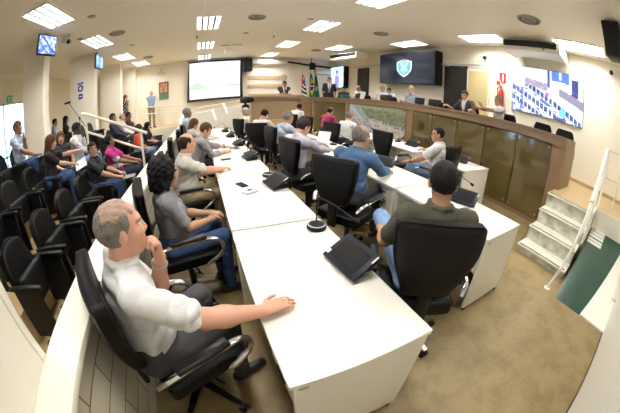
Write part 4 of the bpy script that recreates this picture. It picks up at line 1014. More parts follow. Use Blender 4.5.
def person(label, x, y, a, z=0, seat=.47, stand=False, lean=5, side=0, twist=0, hy=0, hp=5, L=None, R=None, sl='short', shirt=None, legs='dark', hair='short', hc='black', sk='light', s=1.0, vox=.010, fem=False, belly=0, glasses=False, watch=None, suit=False, dress=False,
           curl=(.25,.25), hd=(None,None), hn=(None,None), legpose='desk', knees=None, feet=None, tie=None, shoes='black', cat='person', group=None, hipy=-.08, stripe=None, reach=1, headup=0, headfwd=0):
    t = thing('person', label, cat, (x, y, z), az(a), group)
    ang = az(a); ca, sa = math.cos(ang), math.sin(ang)
    def loc(p):   # world -> local
        dx, dy = p[0]-x, p[1]-y; return np.array([dx*ca+dy*sa, -dx*sa+dy*ca, p[2]-z])
    K = lambda *v: np.array(v, float)*s
    P0 = np.array([0, hipy, 0])+(K(0,0,.93) if stand else np.array([0,0,seat+.09*s]))
    Rt = rzm(math.radians(-twist)) @ ry(math.radians(side)) @ rx(math.radians(-lean))
    r_, f_, u_ = Rt[:,0], Rt[:,1], Rt[:,2]
    T = lambda a, b, c: P0+(r_*a+f_*b+u_*c)*s
    w = .90 if fem else 1.0; wb = 1+belly
    N = T(0, .0+headfwd, .50)
    Rh = rzm(math.radians(-hy)) @ rx(math.radians(-hp))
    HC = N+ (Rh @ K(0,.028,.085+headup)) + (nrm(u_+np.array([0,0,1]))*.055*s)
    H = lambda a, b, c: HC+Rh @ (np.array([a, b, c])*s)
    hs = s*1.0
    wpos = np.array([ca*HC[0]-sa*HC[1]+x, sa*HC[0]+ca*HC[1]+y, HC[2]+z]); HEADS.append((label, wpos))
    SHO = [T(sx*.185*w, -.005, .445) for sx in (-1,1)]
    def torso(g):    # g = growth outside the skin
        return [el(T(0,.0,.02), K(.165,.125,.12)+g, Rt, .04), el(T(0,.02+.03*belly,.16), K(.148*w*(1+.3*belly),.115*wb,.15)+g, Rt, .05), el(T(0,.0,.33), K(.158*w,.112*(1+.25*belly),.165)+g, Rt, .05),
            rc(SHO[0], SHO[1], .058*s+g, .058*s+g, .05), rc(T(0,-.01,.46), T(0,.0,.50), .075*s+g, .058*s+g*.5, .05)] + ([el(T(sx*.07,.095,.33), K(.06,.055,.06)+g, Rt, .03) for sx in (-1,1)] if fem else [])
    # arms
    arms = []
    for i, (sx, tgt) in enumerate(((-1, L), (1, R))):
        chin = isinstance(tgt, str)
        W = None if tgt is None else (H(.0, .135, -.085)-K(0,0,.095)+r_*sx*.01 if chin else loc(tgt))
        if chin: hd, hn = list(hd), list(hn); hd[i] = tuple(rzm(ang) @ nrm(f_*-.05+np.array([0,0,1.0])-r_*sx*.1)); hn[i] = tuple(rzm(ang) @ nrm(-(Rh[:,1])-r_*sx*.3))
        if W is None:
            W = K(sx*.22, .0, .82)+np.array([0,hipy,0]) if stand else (P0+K(sx*.13,.30,.085))
        elb, W = ik(SHO[i], W, .285*s, .255*s, -np.array([0,0,1.0])+r_*sx*.45-f_*.25)
        d = nrm(W-elb) if hd[i] is None else nrm(rzm(-ang) @ np.array(hd[i], float)); n = np.array(hn[i] if hn[i] is not None else (0,0,-1), float)
        if hn[i] is not None: n = rzm(-ang) @ n
        if hd[i] is None and hn[i] is None and not stand: d = nrm(d*[1,1,.35])
        n = nrm(n-d*(n @ d)); arms.append((sx, elb, W, d, n, curl[i]))
    fr = max(.0085*s, .92*vox)
    def hand(sx, W, d, n, cu):
        lat = np.cross(d, n)*sx; out = []     # towards the thumb
        kn = []
        for q, (o, l) in enumerate(((.028,.088),(.010,.092),(-.009,.088),(-.026,.080))):
            b = W+d*l*s+lat*o*s; out.append(rc(W+lat*o*.55*s+d*.01, b, .016*s, max(.0115*s, fr), .014)); kn.append(b)
        for q, ln in enumerate((.074,.082,.076,.060)):
            p = kn[q]; a_ = .12+cu*1.1; sp = (.06,.01,-.04,-.10)[q]
            for j, fl in enumerate((.45,.32,.26)):
                dd = nrm(d*math.cos(a_)+n*math.sin(a_)+lat*sp*(1-cu)); e = p+dd*ln*fl*s*1.0; out.append(rc(p, e, fr*(1.05-.06*j), fr*(1-.08*j), .004)); p = e; a_ += .15+cu*1.25
        b = W+d*.025*s+lat*.022*s; th = b+(d*.55+lat*.75+n*.15)*.040*s; out.append(rc(b, th, .017*s, max(.012*s, fr), .014))
        e1 = th+nrm(d*.85+lat*.45*(1-cu)+n*cu*.6)*.034*s; e2 = e1+nrm(d*.9+n*cu*.9)*.027*s; out += [rc(th, e1, max(.0115*s, fr), fr*1.08, .005), rc(e1, e2, fr*1.08, fr*.95, .005)]
        return out
    # legs
    legsj = []
    for i, sx in enumerate((-1, 1)):
        Hp = P0+K(sx*.092,0,-.01)
        if stand: kn = K(sx*.10,.02,.49)+np.array([0,hipy,0]); an = K(sx*.105,-.01,.09)+np.array([0,hipy,0])
        else:
            kn = P0+K(sx*.13,.44,0)*[1,1,0]+np.array([0,0,.03]) if knees is None or knees[i] is None else loc(knees[i])
            an = np.array([kn[0]*1.0, kn[1]-.0, .09*s]) if feet is None or feet[i] is None else loc(feet[i])
            if legpose == 'tuck' and feet is None: an = an-np.array([0,.16,0])
            if legpose == 'out' and feet is None: an = an+np.array([0,.18,0])
        legsj.append((Hp, kn, an))
    # ---- body
    B = torso(-.014)
    B += [rc(T(0,-.012,.47), H(0,-.022,-.05), .056*s*w, .052*s*w, .03)]
    B += [el(H(0,-.012,.028), np.array([.076,.097,.092])*hs, Rh, .02), el(H(0,.028,-.045), np.array([.058,.066,.072])*hs, Rh, .03), el(H(0,.055,-.088), np.array([.028,.026,.022])*hs, Rh, .03)]
    B += [rc(H(0,.086,.022), H(0,.103,-.020), .008*hs, .0115*hs, .012), rc(H(-.012,.094,-.025), H(.012,.094,-.025), .0095*hs, .0095*hs, .008), rc(H(-.036,.078,.034), H(.036,.078,.034), .012*hs, .012*hs, .014),
          el(H(-.036,.066,-.018), np.array([.024,.022,.022])*hs, Rh, .02), el(H(.036,.066,-.018), np.array([.024,.022,.022])*hs, Rh, .02)]
    B += [el(H(sx*.033,.098,.012), np.array([.018,.018,.011])*hs, Rh, .012, -1) for sx in (-1,1)]
    B += [el(H(sx*.033,.074,.012), np.array([.015,.013,.012])*hs, Rh, .005) for sx in (-1,1)]
    B += [rc(H(-.018,.088,-.054), H(.018,.088,-.054), .0075*hs, .0075*hs, .006), rc(H(-.016,.087,-.066), H(.016,.087,-.066), .0085*hs, .0085*hs, .006)]
    B += [el(H(sx*.078,-.008,-.002), np.array([.011,.021,.034])*hs, Rh @ rzm(-sx*.35), .008) for sx in (-1,1)]
    th = 1+.35*belly
    for sx, elb, W, d, n, cu in arms:
        i = 0 if sx < 0 else 1
        cov = .010 if sl == 'long' or suit else 0
        B += [rc(SHO[i], elb, .046*s*w*th-.012, .040*s*w*th-(.012 if cov else .002), .02), rc(elb, elb+(W-elb)*.35, .041*s*w*th-cov, .042*s*w*th-cov, .02), rc(elb+(W-elb)*.3, W, .042*s*w*th-cov, .028*s*w-cov*.3, .02)] + hand(sx, W, d, n, cu)
    for Hp, kn, an in legsj:
        B += [rc(Hp, kn, .072*s, .046*s, .03), rc(kn, an, .044*s, .030*s, .02)]
    HRinv = Rh.T
    def cls(c):
        q = (c-HC) @ Rh / hs; mi = np.zeros(len(c), int)
        lip = (np.abs(q[:,0]) < .024) & (q[:,1] > .078) & (q[:,2] < -.047) & (q[:,2] > -.073); mi[lip] = 1
        br = (np.abs(np.abs(q[:,0])-.034) < .017) & (q[:,1] > .06) & (np.abs(q[:,2]-.034-.004*np.cos(q[:,0]*60)) < .0055); mi[br] = 2
        ey = (np.abs(np.abs(q[:,0])-.033) < .013) & (q[:,1] > .06) & (np.abs(q[:,2]-.012) < .007); mi[ey] = 3
        ir = ey & (np.abs(np.abs(q[:,0])-.033) < .0055); mi[ir] = 4
        if vox > .009: mi[ey] = 4
        return mi
    hm = HAIR[hc]
    body = grow('body', B, vox, [SK[sk], LIP['dark' if sk in ('dark','brown') else 'light'], hm if hc not in ('white','blond') else HAIR['grey'], EYEW, EYED], t, classify=cls)
    cv = max(vox, .0065)
    # ---- shirt / jacket
    sm = shirt; thick = .010 if not suit else .022
    Sp = torso(thick-.002 if not suit else thick)
    if sl != 'none' or True:
        for sx, elb, W, d, n, cu in arms:
            i = 0 if sx < 0 else 1; g = .012 if not suit else .018
            if sl == 'short': e = SHO[i]+(elb-SHO[i])*.72; Sp += [rc(SHO[i], e, .055*s*w*th+g*.6, .056*s*w*th+g*.5, .03)]
            elif sl == 'none': Sp += [rc(SHO[i], SHO[i]+(elb-SHO[i])*.15, .05*s*w, .05*s*w, .03)]
            elif sl == 'roll': Sp += [rc(SHO[i], elb, .054*s*w*th+g*.5, .044*s*w*th+g*.6, .03), rc(elb, elb+(W-elb)*.38, .046*s*w*th+g*.6, .046*s*w+g*.6, .02)]
            else: Sp += [rc(SHO[i], elb, .054*s*w*th+g*.5, .044*s*w*th+g*.6, .03), rc(elb, elb+(W-elb)*.94, .045*s*w*th+g*.6, .033*s*w+g*.5, .02)]
    if not suit and sl != 'none' :
        C0 = T(0,.004,.522); 
        for k in range(8):
            a0, a1 = k*PI/4, (k+1)*PI/4; dip = lambda q: -.022*max(0, math.sin(q))
            Sp.append(rc(C0+(r_*math.cos(a0)+f_*math.sin(a0)+u_*dip(a0))*.072*s, C0+(r_*math.cos(a1)+f_*math.sin(a1)+u_*dip(a1))*.072*s, .012*s, .012*s, .010))
    if dress:
        for Hp, kn, an in legsj: Sp.append(rc(Hp, kn+(an-kn)*.1, .10*s, .085*s, .05))
    hem = -.03 if not (suit or stand) else -.10
    def sclip(F, X, Y, Z):
        if dress: return F
        dd = -((X-f32(P0[0]))*f32(u_[0])+(Y-f32(P0[1]))*f32(u_[1])+(Z-f32(P0[2]))*f32(u_[2])-f32(hem*s))
        # only clip near the torso axis (keep low hanging sleeves)
        rr = np.sqrt(((X-f32(P0[0]))*f32(r_[0])+(Y-f32(P0[1]))*f32(r_[1])+(Z-f32(P0[2]))*f32(r_[2]))**2)
        return np.where(rr < (.19 if stand else .29)*s, np.maximum(F, dd), F)
    mats = [M[sm] if isinstance(sm, str) else sm]; scl = None
    if stripe:
        mats += list(stripe[1:])
        def scl(c):
            q = (c-P0) @ Rt / s
            return stripe[0](q)
    grow('jacket' if suit else ('dress' if dress else 'shirt'), Sp, cv, mats, t, sclip, wrinkle=.008 if not suit else .003, seed=len(HEADS), classify=scl)
    if suit:
        def vclip(g, wd, lo_):
            def c(F, X, Y, Z):
                qx = (X-f32(P0[0]))*f32(r_[0])+(Y-f32(P0[1]))*f32(r_[1])+(Z-f32(P0[2]))*f32(r_[2])
                qy = (X-f32(P0[0]))*f32(f_[0])+(Y-f32(P0[1]))*f32(f_[1])+(Z-f32(P0[2]))*f32(f_[2])
                qz = (X-f32(P0[0]))*f32(u_[0])+(Y-f32(P0[1]))*f32(u_[1])+(Z-f32(P0[2]))*f32(u_[2])
                return np.maximum(np.maximum(F, np.abs(qx)-(qz/s-lo_)*wd*s), -qy)
            return c
        grow('shirt_front', torso(thick+.008)+[rc(T(0,-.005,.47), T(0,.0,.545), .066*s, .066*s, .02)], cv, [M['cloth_white'] if tie != 'openblue' else M['cloth_white']], t, vclip(0, .20, .12))
        if tie and tie != 'openblue':
            grow('necktie', torso(thick+.016)+[rc(T(0,.0,.47), T(0,.01,.535), .066*s, .066*s, .02)], max(.006, vox*.6), [M[tie]], t, vclip(0, .065, -.05) if False else (lambda F, X, Y, Z: np.maximum(np.maximum(F, np.abs((X-f32(P0[0]))*f32(r_[0])+(Y-f32(P0[1]))*f32(r_[1])+(Z-f32(P0[2]))*f32(r_[2]))-.028*s), np.maximum(-((X-f32(P0[0]))*f32(f_[0])+(Y-f32(P0[1]))*f32(f_[1])+(Z-f32(P0[2]))*f32(f_[2])), .17*s-((X-f32(P0[0]))*f32(u_[0])+(Y-f32(P0[1]))*f32(u_[1])+(Z-f32(P0[2]))*f32(u_[2]))))))
    # ---- trousers, shoes
    if not dress:
        Tp = [el(T(0,-.005,.01), K(.170,.130,.115)+.004, Rt, .04)]
        if stand or True: Tp += [el(T(0,.0,.09), K(.155*(1+.15*belly),.120*wb,.08)+.002, Rt, .04)]
        for Hp, kn, an in legsj: Tp += [rc(Hp, kn, .090*s, .066*s, .04), rc(kn, an+np.array([0,0,.0]), .064*s, .052*s, .02)]
        grow('trousers', Tp, cv, [M['legs_'+legs]], t, wrinkle=.005, seed=3+len(HEADS))
    for i, (Hp, kn, an) in enumerate(legsj):
        ft = an*[1,1,0]+np.array([0,0,an[2]-.09*s]) ; fw = np.array([0.12*(1 if i else -1),1,0]); fw = nrm(fw)
        grow('shoe', [rc(ft+np.array([0,0,.035*s])-fw*.04*s, ft+np.array([0,0,.03*s])+fw*.16*s, .038*s, .034*s, .02), rc(ft+np.array([0,0,.04*s]), ft+np.array([0,0,.10*s]), .042*s, .040*s, .02)], max(vox, .010), [M['shoe_'+shoes]], t,
             lambda F, X, Y, Z: np.maximum(F, (ft[2]+.004)-Z+0*X))
    # ---- hair
    if hair:
        hv = min(vox, .0085) if vox > .006 else .0055
        A_ = lambda c, r: el(H(*c), np.array(r)*hs, Rh, .015)
        shift, low, cut = .02, -.060, []
        hp_ = [A_((0,-.014,.034), (.086,.106,.101))]
        extra = []
        if hair == 'thin': hp_ = [A_((0,-.014,.030), (.081,.101,.0955))]; shift = -.005
        if hair == 'sparse': hp_ = [A_((0,-.017,.028), (.0845,.102,.0955))]; shift = -.004; cut = [el(H(0,.080,.10), np.array([.050,.040,.05])*hs, Rh, .012, -1)]
        if hair == 'receding': hp_ = [A_((0,-.014,.031), (.083,.103,.098))]; shift = -.012
        if hair == 'ring': hp_ = [A_((0,-.018,.022), (.084,.102,.092))]; shift = -.005; cut = [el(H(0,.03,.12), np.array([.066,.115,.075])*hs, Rh, .012, -1)]
        if hair == 'bald': hp_ = [A_((0,-.016,.012), (.081,.098,.075))]; shift = -.02; cut = [el(H(0,.01,.10), np.array([.085,.13,.080])*hs, Rh, .01, -1)]
        if hair == 'long': extra = [rc(H(0,-.045,.02), H(0,-.075,-.20), .080*hs, .060*hs, .03), rc(H(.06,-.02,.0), H(.075,-.01,-.20), .035*hs, .03*hs, .03), rc(H(-.06,-.02,.0), H(-.075,-.01,-.20), .035*hs, .03*hs, .03)]; hp_ = [A_((0,-.018,.036), (.092,.110,.105))]
        if hair == 'bob': extra = [rc(H(0,-.035,.01), H(0,-.05,-.10), .088*hs, .070*hs, .03)]; hp_ = [A_((0,-.016,.036), (.092,.110,.105))]
        if hair == 'bun': extra = [el(H(0,-.12,.05), np.array([.04]*3)*hs, Rh, .02)]
        if hair == 'curly': hp_ = [el(H(0,-.045,.035), np.array([.128,.122,.128])*hs, Rh, .03), el(H(0,-.06,-.06), np.array([.118,.10,.10])*hs, Rh, .03)]; shift = .045
        def hclip(F, X, Y, Z):
            P = [X-f32(HC[0]), Y-f32(HC[1]), Z-f32(HC[2])]
            q = [(P[0]*f32(Rh[0,i])+P[1]*f32(Rh[1,i])+P[2]*f32(Rh[2,i]))/f32(hs) for i in range(3)]
            if hair == 'curly':
                F = F+.013*np.sin(q[0]*70+2*np.sin(q[2]*45))*np.sin(q[1]*75+q[0]*20)*np.sin(q[2]*68)
                face = np.sqrt((q[0]/.075)**2+((q[1]-.10)/.085)**2+((q[2]+.03)/.115)**2)-1
                return np.maximum(F, -face*.08*hs)
            F = F+.0022*np.sin(q[0]*190+q[1]*60)*np.sin(q[1]*120+q[2]*90)
            wdg = .79*(q[1]-shift)-.61*(q[2]+.02)
            if hair in ('long','bob'): wdg = .79*(q[1]-.03)-.61*(q[2]+.02); F = np.maximum(F, np.where(q[2] > -.03, wdg, q[1]-.02)*hs); return F
            sb = np.maximum(.79*(q[1]-shift)-.61*(q[2]+.02), np.where(np.abs(q[0]) > .05, q[1]-.035, -1))
            return np.maximum(F, np.maximum(sb, -(q[2]-low-.25*np.maximum(q[1], 0)))*hs)
        def hcls(c):
            q = (c-HC) @ Rh / hs; return ((q[:,2] > .075+.02*np.sin(q[:,0]*90)*np.sin(q[:,1]*70)) & (q[:,1] > -.075)).astype(int)
        grow('hair', hp_+extra+cut, hv, [hm, SPARSE], t, hclip, classify=hcls if hair == 'sparse' else None)
    if glasses:
        g = MB()
        for sx in (-1,1):
            g.tube([tuple(H(sx*.034+.022*math.cos(k*PI/7), .104, .010+.017*math.sin(k*PI/7))) for k in range(14)], .0022*s, 6, closed=True)
            g.tube([tuple(H(sx*.056,.102,.014)), tuple(H(sx*.080,.05,.014)), tuple(H(sx*.083,-.015,.010))], .0022*s, 6)
        g.tube([tuple(H(-.012,.106,.012)), tuple(H(.012,.106,.012))], .002*s, 6); g.build('glasses', 'plastic', t)
    if watch:
        for sx, elb, W, d, n, cu in arms:
            if (watch[0] == 'L') == (sx < 0):
                ax_ = nrm(W-elb); e1 = nrm(np.cross(ax_, n)); e2 = np.cross(ax_, e1); c0 = W-ax_*.035*s; rr = .034*s*w if sl != 'long' else .039*s
                wb_ = MB().tube([tuple(c0+e1*rr*math.cos(k*PI/8)+e2*rr*math.sin(k*PI/8)) for k in range(16)], .0065, 8, closed=True).build('watch', watch[1:], t)
                cc = c0-n*(rr+.002); MB().tube([tuple(cc), tuple(cc-n*.007)], .017, 16).build('watch_face', 'screenoff', wb_)
    return t
for n, c in dict(dark=(.02,.02,.024), grey=(.055,.055,.06), jeans=(.035,.075,.19), light=(.22,.36,.62), navy=(.015,.02,.05), khaki=(.30,.24,.14), brown=(.05,.03,.02), denim=(.12,.20,.36)).items(): M['legs_'+n] = cmat('trouser_'+n, c, .85)
M['shoe_black'] = mat('shoe_black', (.012,.011,.011), .3); M['shoe_tan'] = mat('shoe_tan', (.32,.19,.09), .5); M['shoe_white'] = mat('shoe_white', (.6,.6,.6), .5)
for n, c in dict(white=(.70,.70,.71), warmwhite=(.64,.62,.57), lilac=(.50,.48,.60), blue=(.075,.165,.32), paleblue=(.42,.49,.61), greyshirt=(.30,.29,.30), tee=(.25,.25,.27), olive=(.075,.073,.05), pink=(.72,.62,.60), crimson=(.36,.03,.10), magenta=(.42,.025,.20), black=(.014,.014,.016), navy=(.018,.02,.045), orange=(.62,.09,.04), suit=(.018,.018,.021), charcoal=(.05,.05,.047), teal=(.03,.14,.15), darkred=(.18,.02,.035), brownp=(.10,.055,.04), sky=(.33,.45,.66), tie=(.10,.02,.03), tiegrey=(.25,.25,.28)).items(): M['cloth_'+n] = cmat('cloth_'+n, c, .85)
def sw(c): return [M['cloth_'+k] for k in c]
NV, MV, FV = .0058, .0078, .0105
# --- foreground and the row beside the low wall
DS = .60   # seat height on the dais
person('elderly man in white short-sleeved shirt, chin on fist, other hand spread on the foreground desk', -.39, .97, 60, seat=.46, lean=6, twist=4, hy=6, hp=0, L='chin', R=(.17,.84,.775), shirt='cloth_white', legs='grey', hair='sparse', hc='grey', sk='pink', s=1.0, vox=NV, belly=.25,
       curl=(.95,.06), hd=(None, (.95,.30,-.04)), hn=(None, (0,0,-1)), watch='Lsteel', headfwd=.01)
person('woman with big dark curly hair in grey tee and blue jeans, hands folded', -.26, 2.02, 76, seat=.45, lean=0, hy=-8, hp=6, L=(.0,2.13,.71), R=(-.01,2.05,.69), shirt='cloth_tee', legs='jeans', hair='curly', hc='black', sk='tan', s=.92, vox=MV, fem=True, curl=(.5,.5))
person('balding man in grey-white shirt reaching his arm across the desk', -.22, 3.15, 80, seat=.43, lean=8, hy=-10, hp=5, L=(.10,3.35,.76), R=(.24,3.28,.775), shirt='cloth_warmwhite', legs='khaki', hair='ring', hc='darkbrown', sk='pink', vox=MV, belly=.3, curl=(.4,.25))
person('dark-haired man in grey long-sleeved shirt looking down at his desk, wearing a wristwatch', -.10, 4.42, 82, lean=18, hy=5, hp=30, L=(.42,4.80,.775), R=(.34,4.45,.775), sl='roll', shirt='cloth_greyshirt', legs='dark', hair='short', hc='brown', sk='light', vox=.009, watch='Lplastic', curl=(.3,.25))
person('woman with reddish brown hair hidden behind the man in grey shirt', -.20, 5.85, 85, seat=.5, lean=6, hp=22, L=(.35,6.0,.775), R=(.32,5.8,.775), sl='long', shirt='cloth_warmwhite', hair='bob', hc='red', sk='light', s=.93, vox=FV, fem=True)
person('distant grey-haired man in pale shirt seated at the end of the left row', -.33, 7.15, 85, seat=.55, lean=0, hy=0, hp=0, shirt='cloth_paleblue', hair='short', hc='grey', sk='brown', s=1.12, vox=FV)
# --- middle row
person('man in olive tee seen from behind, dark short hair, leg crossed in light jeans', 1.22, 1.00, 32, seat=.48, lean=-2, twist=0, hy=8, hp=6, L=(1.14,1.38,.72), R=(1.62,1.12,.70), shirt='cloth_olive', legs='light', hair='short', hc='black', sk='tan', vox=MV, belly=.15,
       knees=((1.42,1.76,.62),(1.68,1.32,.55)), feet=((1.62,1.55,.42),(1.72,1.42,.09)), shoes='tan', curl=(.4,.4))
person('man in blue long-sleeved shirt with thinning grey hair leaning on his desk', 1.45, 2.38, 66, seat=.48, lean=19, hy=8, hp=12, L=(2.12,2.88,.775), R=(2.06,2.50,.775), sl='long', shirt='cloth_blue', hair='sparse', hc='grey', sk='tan', s=1.05, vox=MV, belly=.3, curl=(.3,.3))
person('dark-haired man in lilac shirt reading a raised paper', 1.22, 3.40, 74, seat=.5, lean=12, hy=0, hp=28, L=(1.70,3.72,.92), R=(2.00,3.62,.775), sl='long', shirt='cloth_lilac', hair='short', hc='darkbrown', sk='light', vox=.009, curl=(.5,.3), watch='Rsteel', s=1.02)
person('grey-haired man in pale blue short-sleeved shirt bending over his desk', 1.50, 4.95, 78, seat=.5, lean=14, hy=0, hp=16, L=(2.1,5.15,.775), R=(2.1,4.9,.775), shirt='cloth_paleblue', hair='short', hc='grey', sk='tan', vox=.009, belly=.2, s=1.02)
person('dark-haired man in pale pink shirt bent forward, seen from behind', 1.32, 6.2, 55, seat=.5, lean=18, hy=0, hp=30, L=(1.95,6.65,.775), R=(1.95,6.3,.775), sl='long', shirt='cloth_pink', hair='short', hc='black', sk='light', vox=FV, s=1.04)
person('white-haired man in cream shirt seated near the camera tripod', 1.22, 7.55, 80, lean=4, hy=8, hp=4, shirt='cloth_warmwhite', hair='short', hc='white', sk='pink', vox=FV, belly=.2, s=1.05)
person('dark-haired man in white shirt bowing toward the bench, beside the wooden return', 3.0, 8.45, 60, seat=.6, lean=18, hy=0, hp=28, sl='long', shirt='cloth_white', hair='short', hc='black', sk='brown', vox=FV)
person('balding man in crimson shirt seated before the olive glass panel', 3.42, 7.1, 72, seat=.53, lean=18, hy=0, hp=22, L=(3.95,7.3,.775), R=(3.9,7.05,.775), shirt='cloth_crimson', hair='ring', hc='black', sk='tan', vox=FV, belly=.2)
person('white-shirted man with thinning hair holding papers in front of the painted landscape', 3.14, 5.42, 74, seat=.5, lean=12, hy=0, hp=18, L=(3.42,5.72,.90), R=(3.55,5.42,.80), sl='long', shirt='cloth_white', hair='sparse', hc='grey', sk='pink', vox=.009, belly=.2)
person('man with glasses in white short-sleeved shirt sitting turned to the left', 3.36, 2.95, -28, lean=2, hy=-25, hp=4, L=(3.02,3.25,.66), R=(3.72,3.62,.775), shirt='cloth_white', legs='denim', hair='receding', hc='black', sk='tan', vox=MV, glasses=True, belly=.35, hd=(None,(-.2,.9,0)), watch='Lplastic', curl=(.5,.3))
# --- people on the dais
person('gesturing man in white shirt behind the counter, both hands raised, seen from the side', 5.72, 3.16, -62, z=.75, seat=DS, lean=4, hy=-10, hp=4, s=.98, L=(5.28,3.42,1.82), R=(5.38,3.62,1.80), shirt='cloth_white', legs='dark', hair='short', hc='grey', sk='tan', vox=FV, curl=(.3,.3), hd=((-.3,.2,.9),(-.4,.3,.8)))
person('man in dark unbuttoned suit leaning over the counter, arms spread', 5.72, 4.08, -88, z=.75, seat=DS, lean=12, hy=0, hp=18, L=(5.36,3.66,1.72), R=(5.36,4.42,1.74), suit=True, shirt='cloth_charcoal', hair='short', hc='brown', sk='light', vox=FV, curl=(.5,.4))
person('blond man in pale blue shirt writing at the counter', 5.72, 6.10, -96, z=.75, seat=DS, lean=10, hy=0, hp=14, L=(5.42,5.98,1.71), R=(5.42,6.28,1.71), sl='long', shirt='cloth_paleblue', hair='short', hc='blond', sk='pink', vox=FV)
person('grey-haired councillor in pale shirt in profile beside the crest display', 5.65, 7.5, -100, z=.75, seat=DS, lean=10, hy=-50, hp=8, L=(5.38,7.4,1.71), R=(5.38,7.65,1.71), sl='long', shirt='cloth_white', hair='short', hc='grey', sk='tan', vox=FV)
person('dark-haired person in blue peeking from behind the grey-haired councillor', 6.15, 7.80, -100, z=.75, seat=DS, s=.95, lean=4, hy=0, hp=10, sl='long', shirt='cloth_sky', hair='short', hc='black', sk='tan', vox=FV)
person('councillor in white shirt in front of the far black door', 5.68, 8.95, -110, z=.75, seat=DS, lean=10, hy=5, hp=20, L=(5.40,8.75,1.71), R=(5.35,9.0,1.71), sl='long', shirt='cloth_white', hair='ring', hc='black', sk='tan', vox=FV, glasses=True)
person('councillor in black and teal top before the corner display', 5.62, 10.1, -130, z=.75, seat=DS-.02, lean=8, hp=12, sl='long', shirt='cloth_black', stripe=(lambda q: ((np.abs(q[:,2]-.36) < .05) & (np.abs(q[:,0]) < .3)).astype(int), M['cloth_teal']), hair='short', hc='black', sk='tan', vox=FV, s=.97)
person('man in black suit standing behind the counter near the flags', 5.08, 10.35, -155, z=.75, stand=True, hy=-5, hp=8, suit=True, shirt='cloth_suit', hair='short', hc='darkbrown', sk='tan', tie='cloth_tiegrey', vox=FV, lean=4, s=1.04)
person('man in black suit and dark red tie seated at the pale presiding bench', 3.38, 11.08, 180, z=.78, seat=.66, lean=8, hp=16, L=(3.15,10.8,1.76), R=(3.5,10.8,1.76), suit=True, shirt='cloth_suit', hair='short', hc='black', sk='brown', tie='cloth_darkred', vox=FV, s=1.06)
# --- audience
person('woman with glasses in black polo shirt holding a tablet in the front audience row', -1.76, 4.12, 84, lean=0, side=0, hy=50, hp=-8, L=(-1.30,4.22,.64), R=(-1.28,3.98,.64), shirt='cloth_black', legs='jeans', hair='bun', hc='black', sk='tan', s=.95, vox=MV, fem=True, belly=.25, glasses=True, curl=(.5,.5))
person('young man in magenta and white polo shirt slouching in the front audience row', -1.62, 4.92, 86, lean=-12, hy=-35, hp=-12, L=(-1.20,5.05,.66), R=(-1.14,4.88,.62), shirt='cloth_magenta', stripe=(lambda q: np.where((q[:,2] < .22) & (q[:,2] > .12), 1, np.where((np.abs(q[:,0]) > .2) & (q[:,2] < .33), 1, 0)), M['cloth_white']), legs='navy', hair='short', hc='black', sk='brown', s=.97, vox=.009)
person('woman in orange red top and pale jeans in the front audience row', -1.66, 6.95, 85, lean=4, hy=-25, hp=10, shirt='cloth_orange', legs='denim', hair='bob', hc='darkbrown', sk='tan', s=.95, vox=FV, fem=True)
person('dark-haired girl in black dress farthest in the front audience row', -1.64, 8.2, 88, lean=2, hy=-5, hp=4, shirt='cloth_black', legs='navy', hair='long', hc='black', sk='light', s=.90, vox=FV, fem=True)
person('long-haired woman in black top pointing at papers on her lap', -2.50, 3.78, 66, z=.33, lean=8, hy=-10, hp=14, L=(-2.12,4.18,1.20), R=(-2.15,3.98,1.02), shirt='cloth_black', legs='jeans', hair='long', hc='brown', sk='light', s=.92, vox=.009, fem=True, shoes='tan', curl=(.6,.3))
person('woman with wavy reddish hair facing the camera between two visitors', -2.62, 4.40, 130, z=.33, lean=6, hy=10, hp=5, sl='none', shirt='cloth_charcoal', legs='jeans', hair='long', hc='red', sk='light', s=.92, vox=.009, fem=True)
person('man in white shirt with dark skin resting his chin on his hand', -2.52, 5.0, 84, z=.33, lean=2, hy=-12, hp=4, L='chin', R=(-2.15,5.0,.98), sl='long', shirt='cloth_white', legs='light', hair='short', hc='black', sk='dark', s=1.0, vox=.009, curl=(.8,.3), watch='Lsteel')
person('man with greying hair in navy jacket slouching behind the handrail', -2.42, 7.52, 86, z=.33, lean=-10, hy=5, hp=0, sl='long', shirt='cloth_navy', legs='dark', hair='short', hc='black', sk='tan', vox=FV, legpose='out', s=1.04)
person('bald man in white shirt in the second audience row', -2.42, 8.35, 86, z=.33, lean=-6, hy=0, hp=0, sl='long', shirt='cloth_white', legs='dark', hair='bald', hc='balding', sk='pink', vox=FV, s=.98, legpose='out')
person('man in dark red patterned shirt next to the bald man', -2.42, 9.05, 86, z=.33, lean=-4, hy=0, hp=2, shirt='cloth_navy', stripe=(lambda q: (np.sin(q[:,0]*40+q[:,2]*60) > .35).astype(int), M['cloth_darkred']), legs='dark', hair='short', hc='black', sk='brown', vox=FV, s=.98)
person('bearded man in pale shirt seated by the glazed opening, hand raised to his chin', -3.38, 4.02, 80, z=.66, lean=0, hy=-4, hp=5, L='chin', R=(-3.0,4.02,1.32), shirt='cloth_paleblue', legs='jeans', hair='short', hc='brown', sk='brown', s=1.02, vox=.009, curl=(.8,.3), watch='Lplastic')
person('small distant visitor in light shirt seated between the first two pillars', -5.20, 8.45, 60, z=.66, seat=.5, lean=2, sl='long', shirt='cloth_paleblue', hair='short', hc='black', sk='tan', vox=.012)
person('small distant visitor in black with long hair between the first two pillars', -5.0, 8.98, 60, z=.66, seat=.5, lean=2, sl='long', shirt='cloth_black', hair='long', hc='black', sk='tan', vox=.012, fem=True)
for (xx, yy, l) in ((-5.20,8.40,'dark auditorium seat of the small visitor in light shirt'),(-5.0,9.02,'dark auditorium seat of the small visitor in black')): aseat(xx, yy, .66, l, False, a=60)
